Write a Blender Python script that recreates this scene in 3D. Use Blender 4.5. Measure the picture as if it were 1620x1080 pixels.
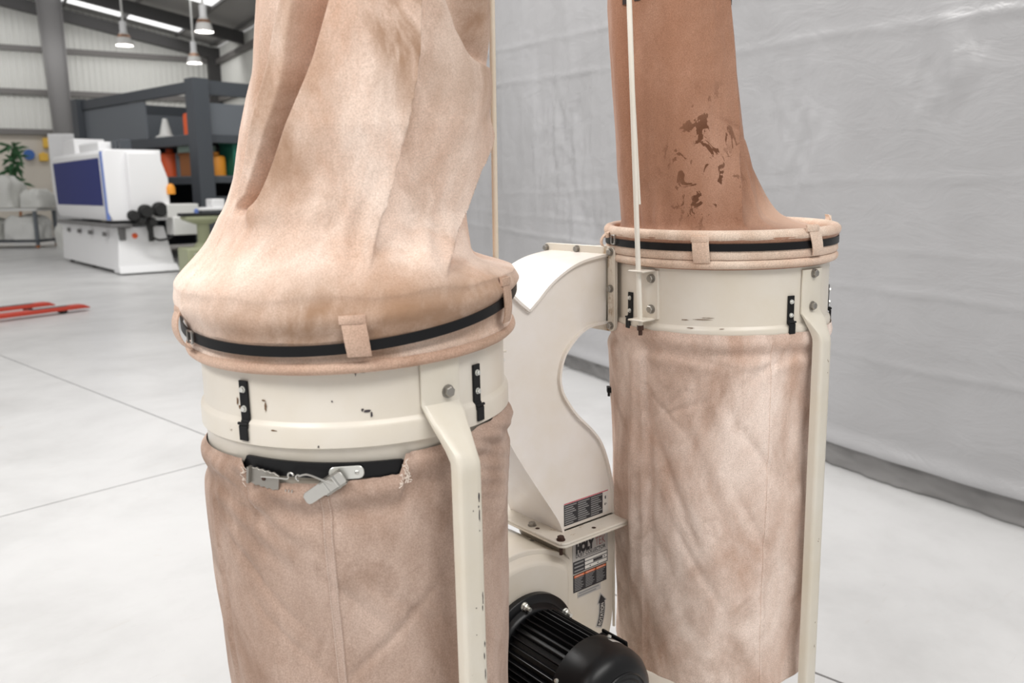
import bpy, bmesh, math, random
from mathutils import Vector, Matrix, noise
random.seed(7)
PI = math.pi
def rad(a): return a*PI/180.0

# ------------------------------------------------------------ clear
for o in list(bpy.data.objects): bpy.data.objects.remove(o)
SC = bpy.context.scene
COL = SC.collection

# ------------------------------------------------------------ camera
F_PX, Y_HOR, CAM_H = 1350.0, 298.0, 1.5
PIT, YAW, ROLL = math.atan((540-Y_HOR)/F_PX), rad(42), rad(0.6)
fw = Vector((math.cos(YAW), math.sin(YAW), 0)); r0 = Vector((fw.y, -fw.x, 0)); UP = Vector((0,0,1))
FWD = fw*math.cos(PIT)-UP*math.sin(PIT); D0 = -UP*math.cos(PIT)-fw*math.sin(PIT)
RT = r0*math.cos(ROLL)+D0*math.sin(ROLL); DN = D0*math.cos(ROLL)-r0*math.sin(ROLL)
cd = bpy.data.cameras.new('camera'); cam = bpy.data.objects.new('camera', cd); COL.objects.link(cam)
m3 = Matrix((RT, -DN, -FWD)).transposed()
cam.matrix_world = Matrix.Translation((0,0,CAM_H)) @ m3.to_4x4()
cd.sensor_width = 36; cd.lens = 36*F_PX/1620; cd.clip_start = .05; cd.clip_end = 200
cd.dof.use_dof = True; cd.dof.focus_distance = 1.70; cd.dof.aperture_fstop = 4.5
SC.camera = cam

# ------------------------------------------------------------ world, lights, exposure
wd = bpy.data.worlds.new('overcast_daylight'); SC.world = wd; wd.use_nodes = True
bg = wd.node_tree.nodes['Background']; bg.inputs[0].default_value = (1.0, .985, .965, 1); bg.inputs[1].default_value = .46
def area(name, loc, target, sx, sy, energy, color=(1,1,1)):
    l = bpy.data.lights.new(name, 'AREA'); l.shape = 'RECTANGLE'; l.size = sx; l.size_y = sy; l.energy = energy; l.color = color
    o = bpy.data.objects.new(name, l); COL.objects.link(o); o.location = loc
    o.rotation_euler = (Vector(target)-Vector(loc)).to_track_quat('-Z', 'Y').to_euler(); return o
area('added_near_light', (-3.6, 1.6, 5.6), (1.0, 1.1, .9), 4, 1.2, 255, (1, .98, .95))  # added unseen key from the left, gives the folds contrast
area('added_near_light', (.4, -3.2, 6.2), (1.4, 1.2, .8), 5, 1.6, 225, (1, .98, .95))  # added unseen light that brightens the duct front
area('added_near_light', (2.4, 5.4, 6.2), (2.8, 3.6, .4), 5, 1.6, 330, (1, .98, .96))  # added unseen light for the left part of the curtain
area('added_far_light', (5.6, 13.2, 7.0), (8.0, 18.0, 1.0), 9, 1.2, 380, (1, .99, .97))  # added light without a source, brightens the white machine's faces
area('added_far_light', (11.6, 28.5, 6.3), (12.4, 31.9, 2.6), 9, .8, 105, (1, .99, .97))  # added light below the roof, brightens the gable wall
vs = SC.view_settings; vs.view_transform = 'Standard'; vs.look = 'None'; vs.gamma = 1; vs.exposure = 0.0; vs.use_curve_mapping = False

# ------------------------------------------------------------ materials
def newmat(name):
    m = bpy.data.materials.new(name); m.use_nodes = True
    return m, m.node_tree, m.node_tree.nodes['Principled BSDF']
def plain(name, col, rough=.5, metal=0, spec=.5):
    m, nt, b = newmat(name)
    b.inputs['Base Color'].default_value = (*col, 1); b.inputs['Roughness'].default_value = rough
    b.inputs['Metallic'].default_value = metal; b.inputs['Specular IOR Level'].default_value = spec
    return m
def N(nt, t, **kw):
    n = nt.nodes.new(t)
    for k, v in kw.items():
        if k in n.inputs: n.inputs[k].default_value = v
        else: setattr(n, k, v)
    return n
def ramp(nt, fac, stops):
    r = nt.nodes.new('ShaderNodeValToRGB'); e = r.color_ramp.elements
    while len(e) < len(stops): e.new(.5)
    for x, (p, c) in zip(e, stops): x.position = p; x.color = c if len(c) == 4 else (*c, 1)
    nt.links.new(fac, r.inputs[0]); return r.outputs[0]
def mixc(nt, fac, a, b, mode='MIX'):
    m = nt.nodes.new('ShaderNodeMix'); m.data_type = 'RGBA'; m.blend_type = mode
    for s, v in ((m.inputs[0], fac), (m.inputs[6], a), (m.inputs[7], b)):
        if hasattr(v, 'links'): nt.links.new(v, s)
        elif isinstance(v, (int, float)): s.default_value = v
        else: s.default_value = (*v, 1)
    return m.outputs[2]
def coords(nt, scale=(1,1,1), rot=(0,0,0), loc=(0,0,0)):
    tc = nt.nodes.new('ShaderNodeTexCoord'); mp = nt.nodes.new('ShaderNodeMapping')
    mp.inputs['Scale'].default_value = scale; mp.inputs['Rotation'].default_value = rot; mp.inputs['Location'].default_value = loc
    nt.links.new(tc.outputs['Object'], mp.inputs[0]); return mp.outputs[0]
def nz(nt, vec, scale, detail=4, rough=.55, dist=0):
    n = nt.nodes.new('ShaderNodeTexNoise'); n.inputs['Scale'].default_value = scale; n.inputs['Detail'].default_value = detail
    n.inputs['Roughness'].default_value = rough; n.inputs['Distortion'].default_value = dist
    nt.links.new(vec, n.inputs['Vector']); return n.outputs[0]
def bump(nt, b, h, strength, dist):
    n = nt.nodes.new('ShaderNodeBump'); n.inputs['Strength'].default_value = strength; n.inputs['Distance'].default_value = dist
    nt.links.new(h, n.inputs['Height']); nt.links.new(n.outputs[0], b.inputs['Normal'])
def sphere_mask(nt, centre, scale, lo, hi):
    """1 inside an ellipsoid around centre, 0 outside"""
    v = coords(nt, scale, (0,0,0), tuple(-c*s for c, s in zip(centre, scale)))
    l = nt.nodes.new('ShaderNodeVectorMath'); l.operation = 'LENGTH'; nt.links.new(v, l.inputs[0])
    r = nt.nodes.new('ShaderNodeMapRange'); r.inputs[1].default_value = lo; r.inputs[2].default_value = hi
    r.inputs[3].default_value = 1; r.inputs[4].default_value = 0; r.clamp = True
    nt.links.new(l.outputs['Value'], r.inputs[0]); return r.outputs[0]
def mul(nt, a, b):
    m = nt.nodes.new('ShaderNodeMath'); m.operation = 'MULTIPLY'; m.use_clamp = True
    for s, v in ((m.inputs[0], a), (m.inputs[1], b)):
        if hasattr(v, 'links'): nt.links.new(v, s)
        else: s.default_value = v
    return m.outputs[0]

def canvas(name, base, pale, dirt, seed, pale_at=.5, dirt_lo=.55, dirt_hi=.75, dirt_amt=.7, stain_shade=None, streak=True):
    m, nt, b = newmat(name); L = nt.links
    v = coords(nt, (1,1,.55), (rad(12),rad(18),0), (seed, seed*.7, 0))
    a = nz(nt, v, 6, 5, .6, .4)
    c = mixc(nt, ramp(nt, a, [(pale_at-.13, (0,0,0)), (pale_at+.13, (1,1,1))]), base, pale)
    d = nz(nt, coords(nt, (1,1,.6), (rad(-20),0,rad(30)), (seed*2, 3, seed)), 5.0, 6, .65, .8)
    dm = mul(nt, ramp(nt, d, [(dirt_lo, (0,0,0)), (dirt_hi, (1,1,1))]), dirt_amt)
    c = mixc(nt, dm, c, dirt)
    if streak:   # diagonal smudges that also paint in soft shadows
        v0 = coords(nt, (1,1,1), (rad(28),rad(-28),0), (seed*3, 0, 0)); m2 = nt.nodes.new('ShaderNodeMapping'); m2.inputs['Scale'].default_value = (2.2,2.2,.7); L.new(v0, m2.inputs[0])
        s = nz(nt, m2.outputs[0], 4.2, 5, .58, .7)
        sm = mul(nt, ramp(nt, s, [(.53, (0,0,0)), (.74, (1,1,1))]), .60)
        c = mixc(nt, sm, c, dirt)
    # suede nap
    g = nz(nt, coords(nt, (1,1,1), (0,0,0), (seed,1,2)), 420, 3, .7)
    gf = ramp(nt, g, [(.32, (.80,.78,.76)), (.68, (1.16,1.16,1.17))])
    c = mixc(nt, 1.0, c, gf, 'MULTIPLY')
    if stain_shade:
        for (cen, sc, lo, hi, t0, t1, col, ns) in stain_shade:
            k = nz(nt, coords(nt, (1,1,.75), (0,0,0), (seed,5,ns)), ns, 4, .6, .6)
            km = mul(nt, ramp(nt, k, [(t0, (0,0,0)), (t1, (1,1,1))]), sphere_mask(nt, cen, sc, lo, hi))
            c = mixc(nt, mul(nt, km, .9), c, col)
    L.new(c, b.inputs['Base Color']); b.inputs['Roughness'].default_value = .95; b.inputs['Specular IOR Level'].default_value = .1
    b.inputs['Sheen Weight'].default_value = .15; b.inputs['Sheen Roughness'].default_value = .5
    w = nz(nt, coords(nt, (1,1,.5)), 14, 5, .6)
    h = nt.nodes.new('ShaderNodeMath'); h.operation = 'MULTIPLY_ADD'; h.inputs[1].default_value = .06
    L.new(g, h.inputs[0]); L.new(w, h.inputs[2])
    bump(nt, b, h.outputs[0], .5, .010)
    return m

def paint(name, col, rough=.32, rust=None, chips=True, seed=0):
    m, nt, b = newmat(name)
    v = coords(nt, (1,1,1), (0,0,0), (seed,0,0))
    a = nz(nt, v, 7, 4, .6)
    c = mixc(nt, ramp(nt, a, [(.35, (0,0,0)), (.75, (1,1,1))]), col, tuple(x*f for x, f in zip(col, (.94,.91,.85))))
    if chips:
        k = nz(nt, coords(nt, (1,1,1.3), (0,0,0), (seed+3,1,1)), 26, 5, .62)
        c = mixc(nt, mul(nt, ramp(nt, k, [(.735, (0,0,0)), (.76, (1,1,1))]), .8), c, (.20,.14,.08))
    if rust:
        cen, sc, lo, hi, t0, t1 = rust
        k = nz(nt, coords(nt, (1,1,.35), (0,0,0), (seed,4,4)), 55, 5, .7)
        c = mixc(nt, mul(nt, ramp(nt, k, [(t0, (0,0,0)), (t1, (1,1,1))]), sphere_mask(nt, cen, sc, lo, hi)), c, (.30,.17,.06))
    nt.links.new(c, b.inputs['Base Color']); b.inputs['Roughness'].default_value = rough
    bump(nt, b, nz(nt, v, 160, 2, .5), .05, .002)
    return m

M = {}
CREAM = (.74,.69,.615)
M['cream'] = paint('cream_paint', CREAM)
M['cream_leg'] = paint('cream_paint_leg', (.72,.675,.59), seed=5)
M['cream_duct'] = paint('cream_paint_duct', (.86,.815,.775), chips=False, seed=9)
M['cream_flange'] = paint('cream_paint_flange', CREAM, chips=False, seed=2, rust=((.24,.122,1.26), (4,22,2.6), .25, .50, .47, .62))
M['cream_base_flange'] = paint('cream_paint_base_flange', CREAM, chips=False, seed=6, rust=((.08,.16,.71), (6,6,8), .3, .8, .60, .70))
M['black'] = plain('black_plastic', (.008,.008,.009), .5, 0, .25)
M['strap'] = plain('black_strap_steel', (.005,.005,.006), .42, 0, .3)
M['motor'] = plain('black_motor_enamel', (.007,.007,.008), .33, 0, .32)
M['zinc'] = plain('zinc_plated_steel', (.80,.80,.76), .35, .8)
M['steel'] = plain('bare_steel', (.62,.61,.58), .28, .95)
M['dull_steel'] = plain('dull_steel', (.36,.34,.31), .42, .85)
M['rusty_bolt'] = plain('rusty_bolt', (.07,.035,.025), .6, .4)
M['rust'] = plain('rust_chip', (.16,.09,.045), .8)
M['dark_chip'] = plain('dark_paint_chip', (.05,.04,.045), .7)
M['white_rod'] = paint('white_rod_paint', (.84,.81,.74), .35, chips=True, seed=11)
M['brass_rod'] = paint('worn_cream_rod', (.74,.66,.55), .35, chips=True, seed=12)
PE, PALE, DIRT = (.64,.425,.315), (.85,.695,.60), (.33,.19,.11)
SOIL_SHADE = (.30,.165,.09)  # brown for soil and for shade painted into the bag's hollow and valley
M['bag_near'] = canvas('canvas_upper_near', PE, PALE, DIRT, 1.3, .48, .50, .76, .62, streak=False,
   stain_shade=[((-.30,-.185,1.78), (2.4,2.4,1.5), .14, .46, .22, .56, SOIL_SHADE, 7), ((-.66,-.12,1.66), (3.5,3.5,1.6), .12, .44, .28, .60, SOIL_SHADE, 8), ((-.50,-.23,1.73), (4,4,2.6), .10, .40, .46, .64, SOIL_SHADE, 10),
           ((-.62,-.27,1.33), (1.2,1.2,5.5), .14, .46, .28, .60, (.34,.20,.12), 9), ((-.35,-.28,1.35), (2.2,2.2,6), .12, .42, .28, .58, (.34,.20,.12), 9)])  # lower ring: real dirt mixed with painted shade
M['bag_far'] = canvas('canvas_upper_far', (.345,.180,.115), (.44,.255,.178), (.22,.105,.06), 4.1, .56, .50, .8, .45, streak=False,
   stain_shade=[((.62,-.04,1.40), (2.6,2.6,4.5), .25, .62, .15, .45, (.70,.50,.39), 6), ((.37,-.045,1.535), (3.2,3.2,1.8), .18, .36, .585, .60, (.115,.045,.022), 24), ((.37,-.045,1.48), (3.2,3.2,2.6), .18, .34, .60, .615, (.10,.04,.02), 38)])
M['hem_far'] = canvas('canvas_hem_far', (.66,.47,.36), (.80,.66,.55), (.38,.25,.16), 2.2, .5, .5, .8, .5, streak=False)
M['hem_near'] = canvas('canvas_hem_near', (.50,.325,.24), (.64,.46,.36), (.30,.18,.11), 3.2, .5, .5, .75, .7, streak=False)
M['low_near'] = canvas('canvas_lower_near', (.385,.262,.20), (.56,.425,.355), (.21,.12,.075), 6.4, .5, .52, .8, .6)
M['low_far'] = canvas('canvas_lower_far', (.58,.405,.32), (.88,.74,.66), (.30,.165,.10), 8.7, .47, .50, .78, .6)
M['seam'] = canvas('canvas_seam', (.40,.275,.21), (.54,.41,.345), (.33,.20,.125), 7.1, .5, .6, .8, .3, streak=False)
M['stitch'] = plain('pale_stitching', (.62,.50,.43), .9)
M['fray'] = plain('frayed_thread', (.85,.76,.68), .95)
M['ink'] = plain('printed_ink', (.03,.018,.015), .8)

# floor concrete
def concrete():
    m, nt, b = newmat('polished_concrete'); L = nt.links
    v = coords(nt)
    a = nz(nt, v, .9, 6, .62, .3)
    c = ramp(nt, a, [(.30, (.52,.516,.512)), (.55, (.635,.632,.630)), (.8, (.70,.698,.696))])
    s = nz(nt, coords(nt, (1,4.5,1), (0,0,rad(35))), 3.0, 7, .7, 1.5)
    c = mixc(nt, mul(nt, ramp(nt, s, [(.60, (0,0,0)), (.78, (1,1,1))]), .30), c, (.50,.46,.42))
    k = nz(nt, coords(nt, (1,1,1), (0,0,0), (7,2,0)), 1.7, 5, .7, .5)
    c = mixc(nt, mul(nt, ramp(nt, k, [(.66, (0,0,0)), (.80, (1,1,1))]), .40), c, (.46,.34,.22))
    sc = nz(nt, coords(nt, (1,14,1), (0,0,rad(-25))), 5.0, 5, .75, .6)
    c = mixc(nt, mul(nt, ramp(nt, sc, [(.675, (0,0,0)), (.70, (1,1,1))]), .35), c, (.30,.28,.27))
    L.new(c, b.inputs['Base Color'])
    L.new(ramp(nt, a, [(.3, (.42,.42,.42)), (.7, (.28,.28,.28))]), b.inputs['Roughness'])
    b.inputs['Specular IOR Level'].default_value = .30
    bump(nt, b, nz(nt, v, 40, 4, .6), .06, .004)
    return m
M['concrete'] = concrete()
M['joint'] = plain('dark_joint_filler', (.035,.03,.028), .9)
def vinyl():
    m, nt, b = newmat('grey_vinyl'); L = nt.links
    v = coords(nt, (1,1,1))
    a = nz(nt, v, 1.1, 3, .5)
    c = ramp(nt, a, [(.3, (.35,.347,.353)), (.7, (.405,.403,.412))])
    L.new(c, b.inputs['Base Color']); b.inputs['Roughness'].default_value = .30; b.inputs['Specular IOR Level'].default_value = .6
    w = nz(nt, coords(nt, (1,1,2.4), (rad(15),0,0)), 3.0, 6, .62, .9)
    bump(nt, b, w, .22, .05)
    return m
M['vinyl'] = vinyl()
M['vinyl_shaded'] = plain('grey_vinyl_shaded', (.25,.243,.24), .45)  # same vinyl coloured darker to paint in the shade below the fold
M['clad'] = plain('pale_wall_cladding', (.72,.72,.69), .6)
M['grey_steel'] = plain('grey_painted_steel', (.17,.165,.165), .5)
M['dark_steel'] = plain('dark_rafter_steel', (.045,.043,.043), .55)
M['girt'] = plain('galvanised_girt', (.16,.15,.145), .5)
M['roof'] = plain('grey_roof_sheet', (.42,.41,.40), .6)
M['block'] = plain('pale_block_wall', (.62,.57,.50), .8)
m_, nt_, b_ = newmat('daylight_roof_sheet'); b_.inputs['Base Color'].default_value = (.8,.8,.8,1); b_.inputs['Emission Color'].default_value = (1,1,1,1); b_.inputs['Emission Strength'].default_value = 1.3; M['skylight'] = m_
M['rack'] = plain('slate_grey_rack_steel', (.060,.068,.080), .5)
M['rack_lt'] = plain('grey_blue_sheet', (.14,.155,.175), .5)
M['white'] = plain('white_enamel', (.88,.88,.89), .4)
M['offwhite'] = plain('off_white_enamel', (.70,.70,.68), .5)
M['blue_glass'] = plain('dark_blue_window', (.020,.030,.17), .5, 0, .15)
M['blue_trim'] = plain('blue_trim', (.16,.25,.62), .45)
M['orange'] = plain('orange_plastic', (.85,.33,.03), .45)
M['red'] = plain('red_paint', (.55,.055,.03), .45)
M['orange_red'] = plain('orange_red_paint', (.80,.12,.03), .5)
M['green'] = plain('green_plastic', (.015,.16,.11), .45)
M['brown_box'] = plain('brown_cardboard', (.36,.14,.05), .8)
M['olive'] = plain('olive_green_enamel', (.36,.38,.24), .5)
M['plastic_wrap'] = plain('white_plastic_sheet', (.68,.68,.65), .4)
M['leaf'] = plain('green_leaf', (.06,.16,.07), .6)
M['pot'] = plain('white_pot', (.75,.78,.80), .5)
M['blue'] = plain('blue_plastic', (.03,.11,.36), .5)
M['yellow'] = plain('yellow_plastic', (.75,.46,.06), .5)
M['rubber'] = plain('black_rubber', (.02,.02,.02), .8)
M['glass_shade'] = plain('white_lamp_shade', (.85,.84,.82), .35)
M['copper'] = plain('copper_reflector', (.55,.30,.18), .4, .6)
m_, nt_, b_ = newmat('lit_lamp_bulb'); b_.inputs['Emission Color'].default_value = (1,.96,.9,1); b_.inputs['Emission Strength'].default_value = 3; M['bulb'] = m_
M['lab_grey'] = plain('label_grey', (.52,.50,.48), .5)
M['lab_white'] = plain('label_white', (.78,.76,.72), .5)
M['lab_black'] = plain('label_black', (.03,.03,.035), .5)
M['lab_red'] = plain('label_dark_red', (.30,.04,.04), .5)
M['lab_pink'] = plain('label_red_stripe', (.62,.08,.12), .5)
M['lab_orange'] = plain('label_orange', (.80,.20,.07), .5)
M['lab_line'] = plain('label_fine_print', (.30,.30,.30), .5)

# ------------------------------------------------------------ mesh helpers
class MB:
    def __init__(s): s.v = []; s.f = []; s.mi = []; s.cur = 0
    def add(s, vs, fs):
        n = len(s.v); s.v += [tuple(p) for p in vs]; s.f += [tuple(i+n for i in f) for f in fs]; s.mi += [s.cur]*len(fs)
    def box(s, x0, x1, y0, y1, z0, z1, mat=None):
        vs = [Vector((x, y, z)) for z in (z0, z1) for y in (y0, y1) for x in (x0, x1)]
        if mat: vs = [mat @ p for p in vs]
        s.add(vs, [(0,2,3,1), (4,5,7,6), (0,1,5,4), (2,6,7,3), (0,4,6,2), (1,3,7,5)])
    def tube(s, pts, r, n=10, closed=False, cap=True):
        pts = [Vector(p) for p in pts]; L = len(pts); rs = r if isinstance(r, (list, tuple)) else [r]*L
        ref = None; rings = []
        for i in range(L):
            if closed: t = pts[(i+1) % L]-pts[i-1]
            else: t = pts[min(i+1, L-1)]-pts[max(i-1, 0)]
            t.normalize()
            if ref is None: ref = Vector((0,0,1)) if abs(t.z) < .9 else Vector((1,0,0))
            a = (ref-t*ref.dot(t)).normalized(); ref = a; b = t.cross(a)
            rings.append([pts[i]+(a*math.cos(2*PI*k/n)+b*math.sin(2*PI*k/n))*rs[i] for k in range(n)])
        vs = [p for g in rings for p in g]; fs = []
        for i in range(L if closed else L-1):
            j = (i+1) % L
            for k in range(n): fs.append((i*n+k, i*n+(k+1) % n, j*n+(k+1) % n, j*n+k))
        if cap and not closed: fs.append(tuple(range(n-1, -1, -1))); fs.append(tuple((L-1)*n+k for k in range(n)))
        s.add(vs, fs)
    def lathe(s, prof, n=48, mat=None, caps=(False, False), a0=0, a1=2*PI):
        full = abs(a1-a0-2*PI) < 1e-6; m = n if full else n+1; vs = []; fs = []
        for r, z in prof:
            for k in range(m):
                a = a0+(a1-a0)*k/n; p = Vector((r*math.cos(a), r*math.sin(a), z)); vs.append(mat @ p if mat else p)
        for i in range(len(prof)-1):
            for k in range(n): fs.append((i*m+k, i*m+(k+1) % m, (i+1)*m+(k+1) % m, (i+1)*m+k))
        if caps[0]: fs.append(tuple(range(m-1, -1, -1)))
        if caps[1]: fs.append(tuple((len(prof)-1)*m+k for k in range(m)))
        s.add(vs, fs)
    def prism(s, poly, y0, y1):            # poly in x,z, extruded along y
        n = len(poly); vs = [(x, y0, z) for x, z in poly]+[(x, y1, z) for x, z in poly]
        fs = [tuple(range(n)), tuple(range(2*n-1, n-1, -1))]+[(i, n+i, n+(i+1) % n, (i+1) % n) for i in range(n)]
        s.add(vs, fs)
    def grid(s, rows, closed=True):
        n = len(rows[0]); vs = [p for r in rows for p in r]; fs = []
        for i in range(len(rows)-1):
            for k in range(n if closed else n-1):
                fs.append((i*n+k, i*n+(k+1) % n, (i+1)*n+(k+1) % n, (i+1)*n+k))
        s.add(vs, fs)
    def build(s, name, mats, parent=None, smooth=False, bevel=0, seg=2, fix=True, angle=35):
        me = bpy.data.meshes.new(name); me.from_pydata(s.v, [], s.f)
        for m in (mats if isinstance(mats, (list, tuple)) else [mats]): me.materials.append(m)
        if any(s.mi): me.polygons.foreach_set('material_index', s.mi)
        if fix:
            bm = bmesh.new(); bm.from_mesh(me); bmesh.ops.recalc_face_normals(bm, faces=bm.faces); bm.to_mesh(me); bm.free()
        if smooth: me.shade_smooth(); me.set_sharp_from_angle(angle=rad(angle))
        me.update()
        o = bpy.data.objects.new(name, me); COL.objects.link(o); o.parent = parent
        if bevel:
            b = o.modifiers.new('bevel', 'BEVEL'); b.width = bevel; b.segments = seg; b.limit_method = 'ANGLE'; b.angle_limit = rad(40)
            if not smooth: me.shade_smooth(); me.set_sharp_from_angle(angle=rad(35))
        return o
def box(name, x0, x1, y0, y1, z0, z1, mat, parent=None, bevel=0, rot=None):
    b = MB(); b.box(x0, x1, y0, y1, z0, z1, rot); return b.build(name, mat, parent, bevel=bevel)
def tag(o, label, cat=None, group=None, kind=None):
    o['label'] = label
    if cat: o['category'] = cat
    if group: o['group'] = group
    if kind: o['kind'] = kind
    return o
def empty(name, loc=(0,0,0), rot=(0,0,0)):
    o = bpy.data.objects.new(name, None); COL.objects.link(o); o.location = loc; o.rotation_euler = rot; o.empty_display_size = .1; return o
def structure(o, label=None, cat=None):
    o['kind'] = 'structure'
    if label: o['label'] = label
    if cat: o['category'] = cat
    return o
def inst(src, parent, mat=None, name=None):
    o = bpy.data.objects.new(name or src.name.split('.')[0], src.data); COL.objects.link(o); o.parent = parent
    if mat is not None: o.matrix_local = mat
    for md in src.modifiers:
        if md.type == 'BEVEL':
            b = o.modifiers.new('bevel', 'BEVEL'); b.width = md.width; b.segments = md.segments; b.limit_method = 'ANGLE'; b.angle_limit = md.angle_limit
    return o
def frame(o, n, up=(0,0,1)):
    """matrix: local z -> n, local y -> up"""
    n = Vector(n).normalized(); u = Vector(up); x = u.cross(n).normalized(); y = n.cross(x)
    return Matrix.Translation(Vector(o)) @ Matrix((x, y, n)).transposed().to_4x4()
def lerp_tab(tab, t):
    if t <= tab[0][0]: return tab[0][1]
    for (a, va), (b, vb) in zip(tab, tab[1:]):
        if t <= b: return va+(vb-va)*(t-a)/(b-a)
    return tab[-1][1]
def smooth01(x): x = max(0, min(1, x)); return x*x*(3-2*x)
def spline(pts, per=8):
    P = [Vector(p) for p in pts]; out = []
    for i in range(len(P)-1):
        p0, p1, p2, p3 = P[max(i-1,0)], P[i], P[i+1], P[min(i+2,len(P)-1)]
        for k in range(per):
            t = k/per; out.append(.5*((2*p1)+(p2-p0)*t+(2*p0-5*p1+4*p2-p3)*t*t+(3*p1-p0-3*p2+p3)*t**3))
    out.append(P[-1]); return out
def fbm(x, y, z, o=4): return noise.fractal(Vector((x, y, z)), 1.0, 2.0, o)
def adiff(a, b): return (a-b+180) % 360-180
def text_mesh(body, size, offset=0.0, align='LEFT', shear=0.0, spacing=1.0):
    c = bpy.data.curves.new('lettering', 'FONT'); c.body = body; c.size = size; c.offset = offset; c.align_x = align
    c.shear = shear; c.space_character = spacing; c.fill_mode = 'FRONT'; c.resolution_u = 4
    o = bpy.data.objects.new('lettering', c); COL.objects.link(o)
    bpy.context.view_layer.update()
    me = bpy.data.meshes.new_from_object(o.evaluated_get(bpy.context.evaluated_depsgraph_get()))
    vs = [v.co.copy() for v in me.vertices]; fs = [tuple(p.vertices) for p in me.polygons]
    bpy.data.objects.remove(o); bpy.data.meshes.remove(me); bpy.data.curves.remove(c)
    return vs, fs

# ============================================================ SETTING
# ---- floor: concrete bays with sawn joints between them
fl = box('floor', -14, 26, -8, 40, -.25, -.03, M['joint']); structure(fl, 'pale polished concrete floor with thin dark sawn joints', 'floor')
JX, JY = [-14, -3.6, 2.47, 8.6, 14.6, 26], [-8, -1.75, 4.36, 10.4, 16.5, 22.6, 28.7, 40]
for i in range(len(JX)-1):
    for j in range(len(JY)-1):
        g = .0055
        b = MB(); x0, x1, y0, y1 = JX[i]+g, JX[i+1]-g, JY[j]+g, JY[j+1]-g
        # joints run slightly off the grid: skew x with y
        sk = lambda x, y: x+(y-2)*.026 if -10 < x < 22 else x
        q = [(sk(x0,y0), y0), (sk(x1,y0), y0), (sk(x1,y1), y1), (sk(x0,y1), y1)]
        b.add([(x, y, z) for z in (-.06, 0) for x, y in q], [(3,2,1,0), (4,5,6,7), (0,1,5,4), (1,2,6,5), (2,3,7,6), (3,0,4,7)])
        b.build('floor_slab', M['concrete'], fl)
# ---- gable wall of ribbed sheet
WA = rad(-16); WV = Vector((math.cos(WA), math.sin(WA), 0)); WN = Vector((-WV.y, WV.x, 0)); WP = Vector((12.3, 31.9, 0))
WM = Matrix.Translation(WP) @ Matrix.Rotation(WA, 4, 'Z')      # local x along wall, -y toward the hall
wb = empty('wall_back', WP, (0,0,WA)); structure(wb, 'pale ribbed sheet gable wall at the far end of the hall', 'wall')
def ribbed(name, x0, x1, zf0, zf1, mat, parent, pitch=.19, depth=.045):
    b = MB(); xs = []; x = x0
    while x < x1:
        for dx, dy in ((0,0), (.07,0), (.09,-depth), (.15,-depth), (.17,0)): xs.append((x+dx, dy))
        x += pitch
    rows = [[(px, py, zf0(px)) for px, py in xs], [(px, py, zf1(px)) for px, py in xs]]
    b.grid(rows, closed=False); o = b.build(name, mat, parent); s = o.modifiers.new('solid', 'SOLIDIFY'); s.thickness = .01; return o
slope = lambda x: 6.62+(5.3-x)*.185
ribbed('ribbed_sheet', -9, 5.4, lambda x: 3.5, lambda x: slope(x)+.5, M['clad'], wb)
box('block_base', -9, 5.4, -.02, .2, 0, 3.5, M['block'], wb)
for z in (3.56, 4.87, 6.27): box('girt', -9, 5.3, -.22, -.05, z-.09, z+.09, M['girt'], wb)
b = MB(); b.prism([(-9, slope(-9)-.35), (5.3, slope(5.3)-.35), (5.3, slope(5.3)+.02), (-9, slope(-9)+.02)], -.55, -.28); b.build('gable_rafter', M['dark_steel'], wb)
b = MB(); b.prism([(4.95,0), (5.35,0), (5.35,6.7), (4.95,6.7)], -.5, -.1); b.build('corner_column', M['dark_steel'], wb)
# tapered portal column in front of the wall: two flanges and a web
co = empty('steel_column', WM @ Vector((-.1, -1.5, 0)), (0,0,WA)); structure(co, 'grey tapered steel portal column standing before the ribbed wall', 'column')
for nm, (xa, xb, xc, xd) in (('column_flange', (-.25,-.22,-.52,-.49)), ('column_flange', (.22,.25,.22,.25)), ('column_web', (-.22,.22,-.49,.22))):
    b = MB(); d = .18 if nm == 'column_flange' else .02
    b.prism([(xa,0), (xb,0), (xd,9), (xc,9)], -d, d); b.build(nm, M['grey_steel'], co)
# ---- side wall right of the corner
SWD = -WN
sp = WP+WV*5.4
ws = empty('wall_right', sp, (0,0,WA)); structure(ws, 'shaded ribbed side wall beyond the corner column', 'wall')
b = MB(); ys = []; y = -32.0
while y < 0:
    for dy, dx in ((0,0), (.07,0), (.09,-.045), (.15,-.045), (.17,0)): ys.append((dx, y+dy))
    y += .19
b.grid([[(x, yy, 0) for x, yy in ys], [(x, yy, 6.75) for x, yy in ys]], closed=False); o = b.build('ribbed_sheet', M['clad'], ws); s_ = o.modifiers.new('solid', 'SOLIDIFY'); s_.thickness = .01
for z in (3.56, 4.87, 6.2): box('girt', -.22, -.06, -32, 0, z-.09, z+.09, M['girt'], ws)
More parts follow.
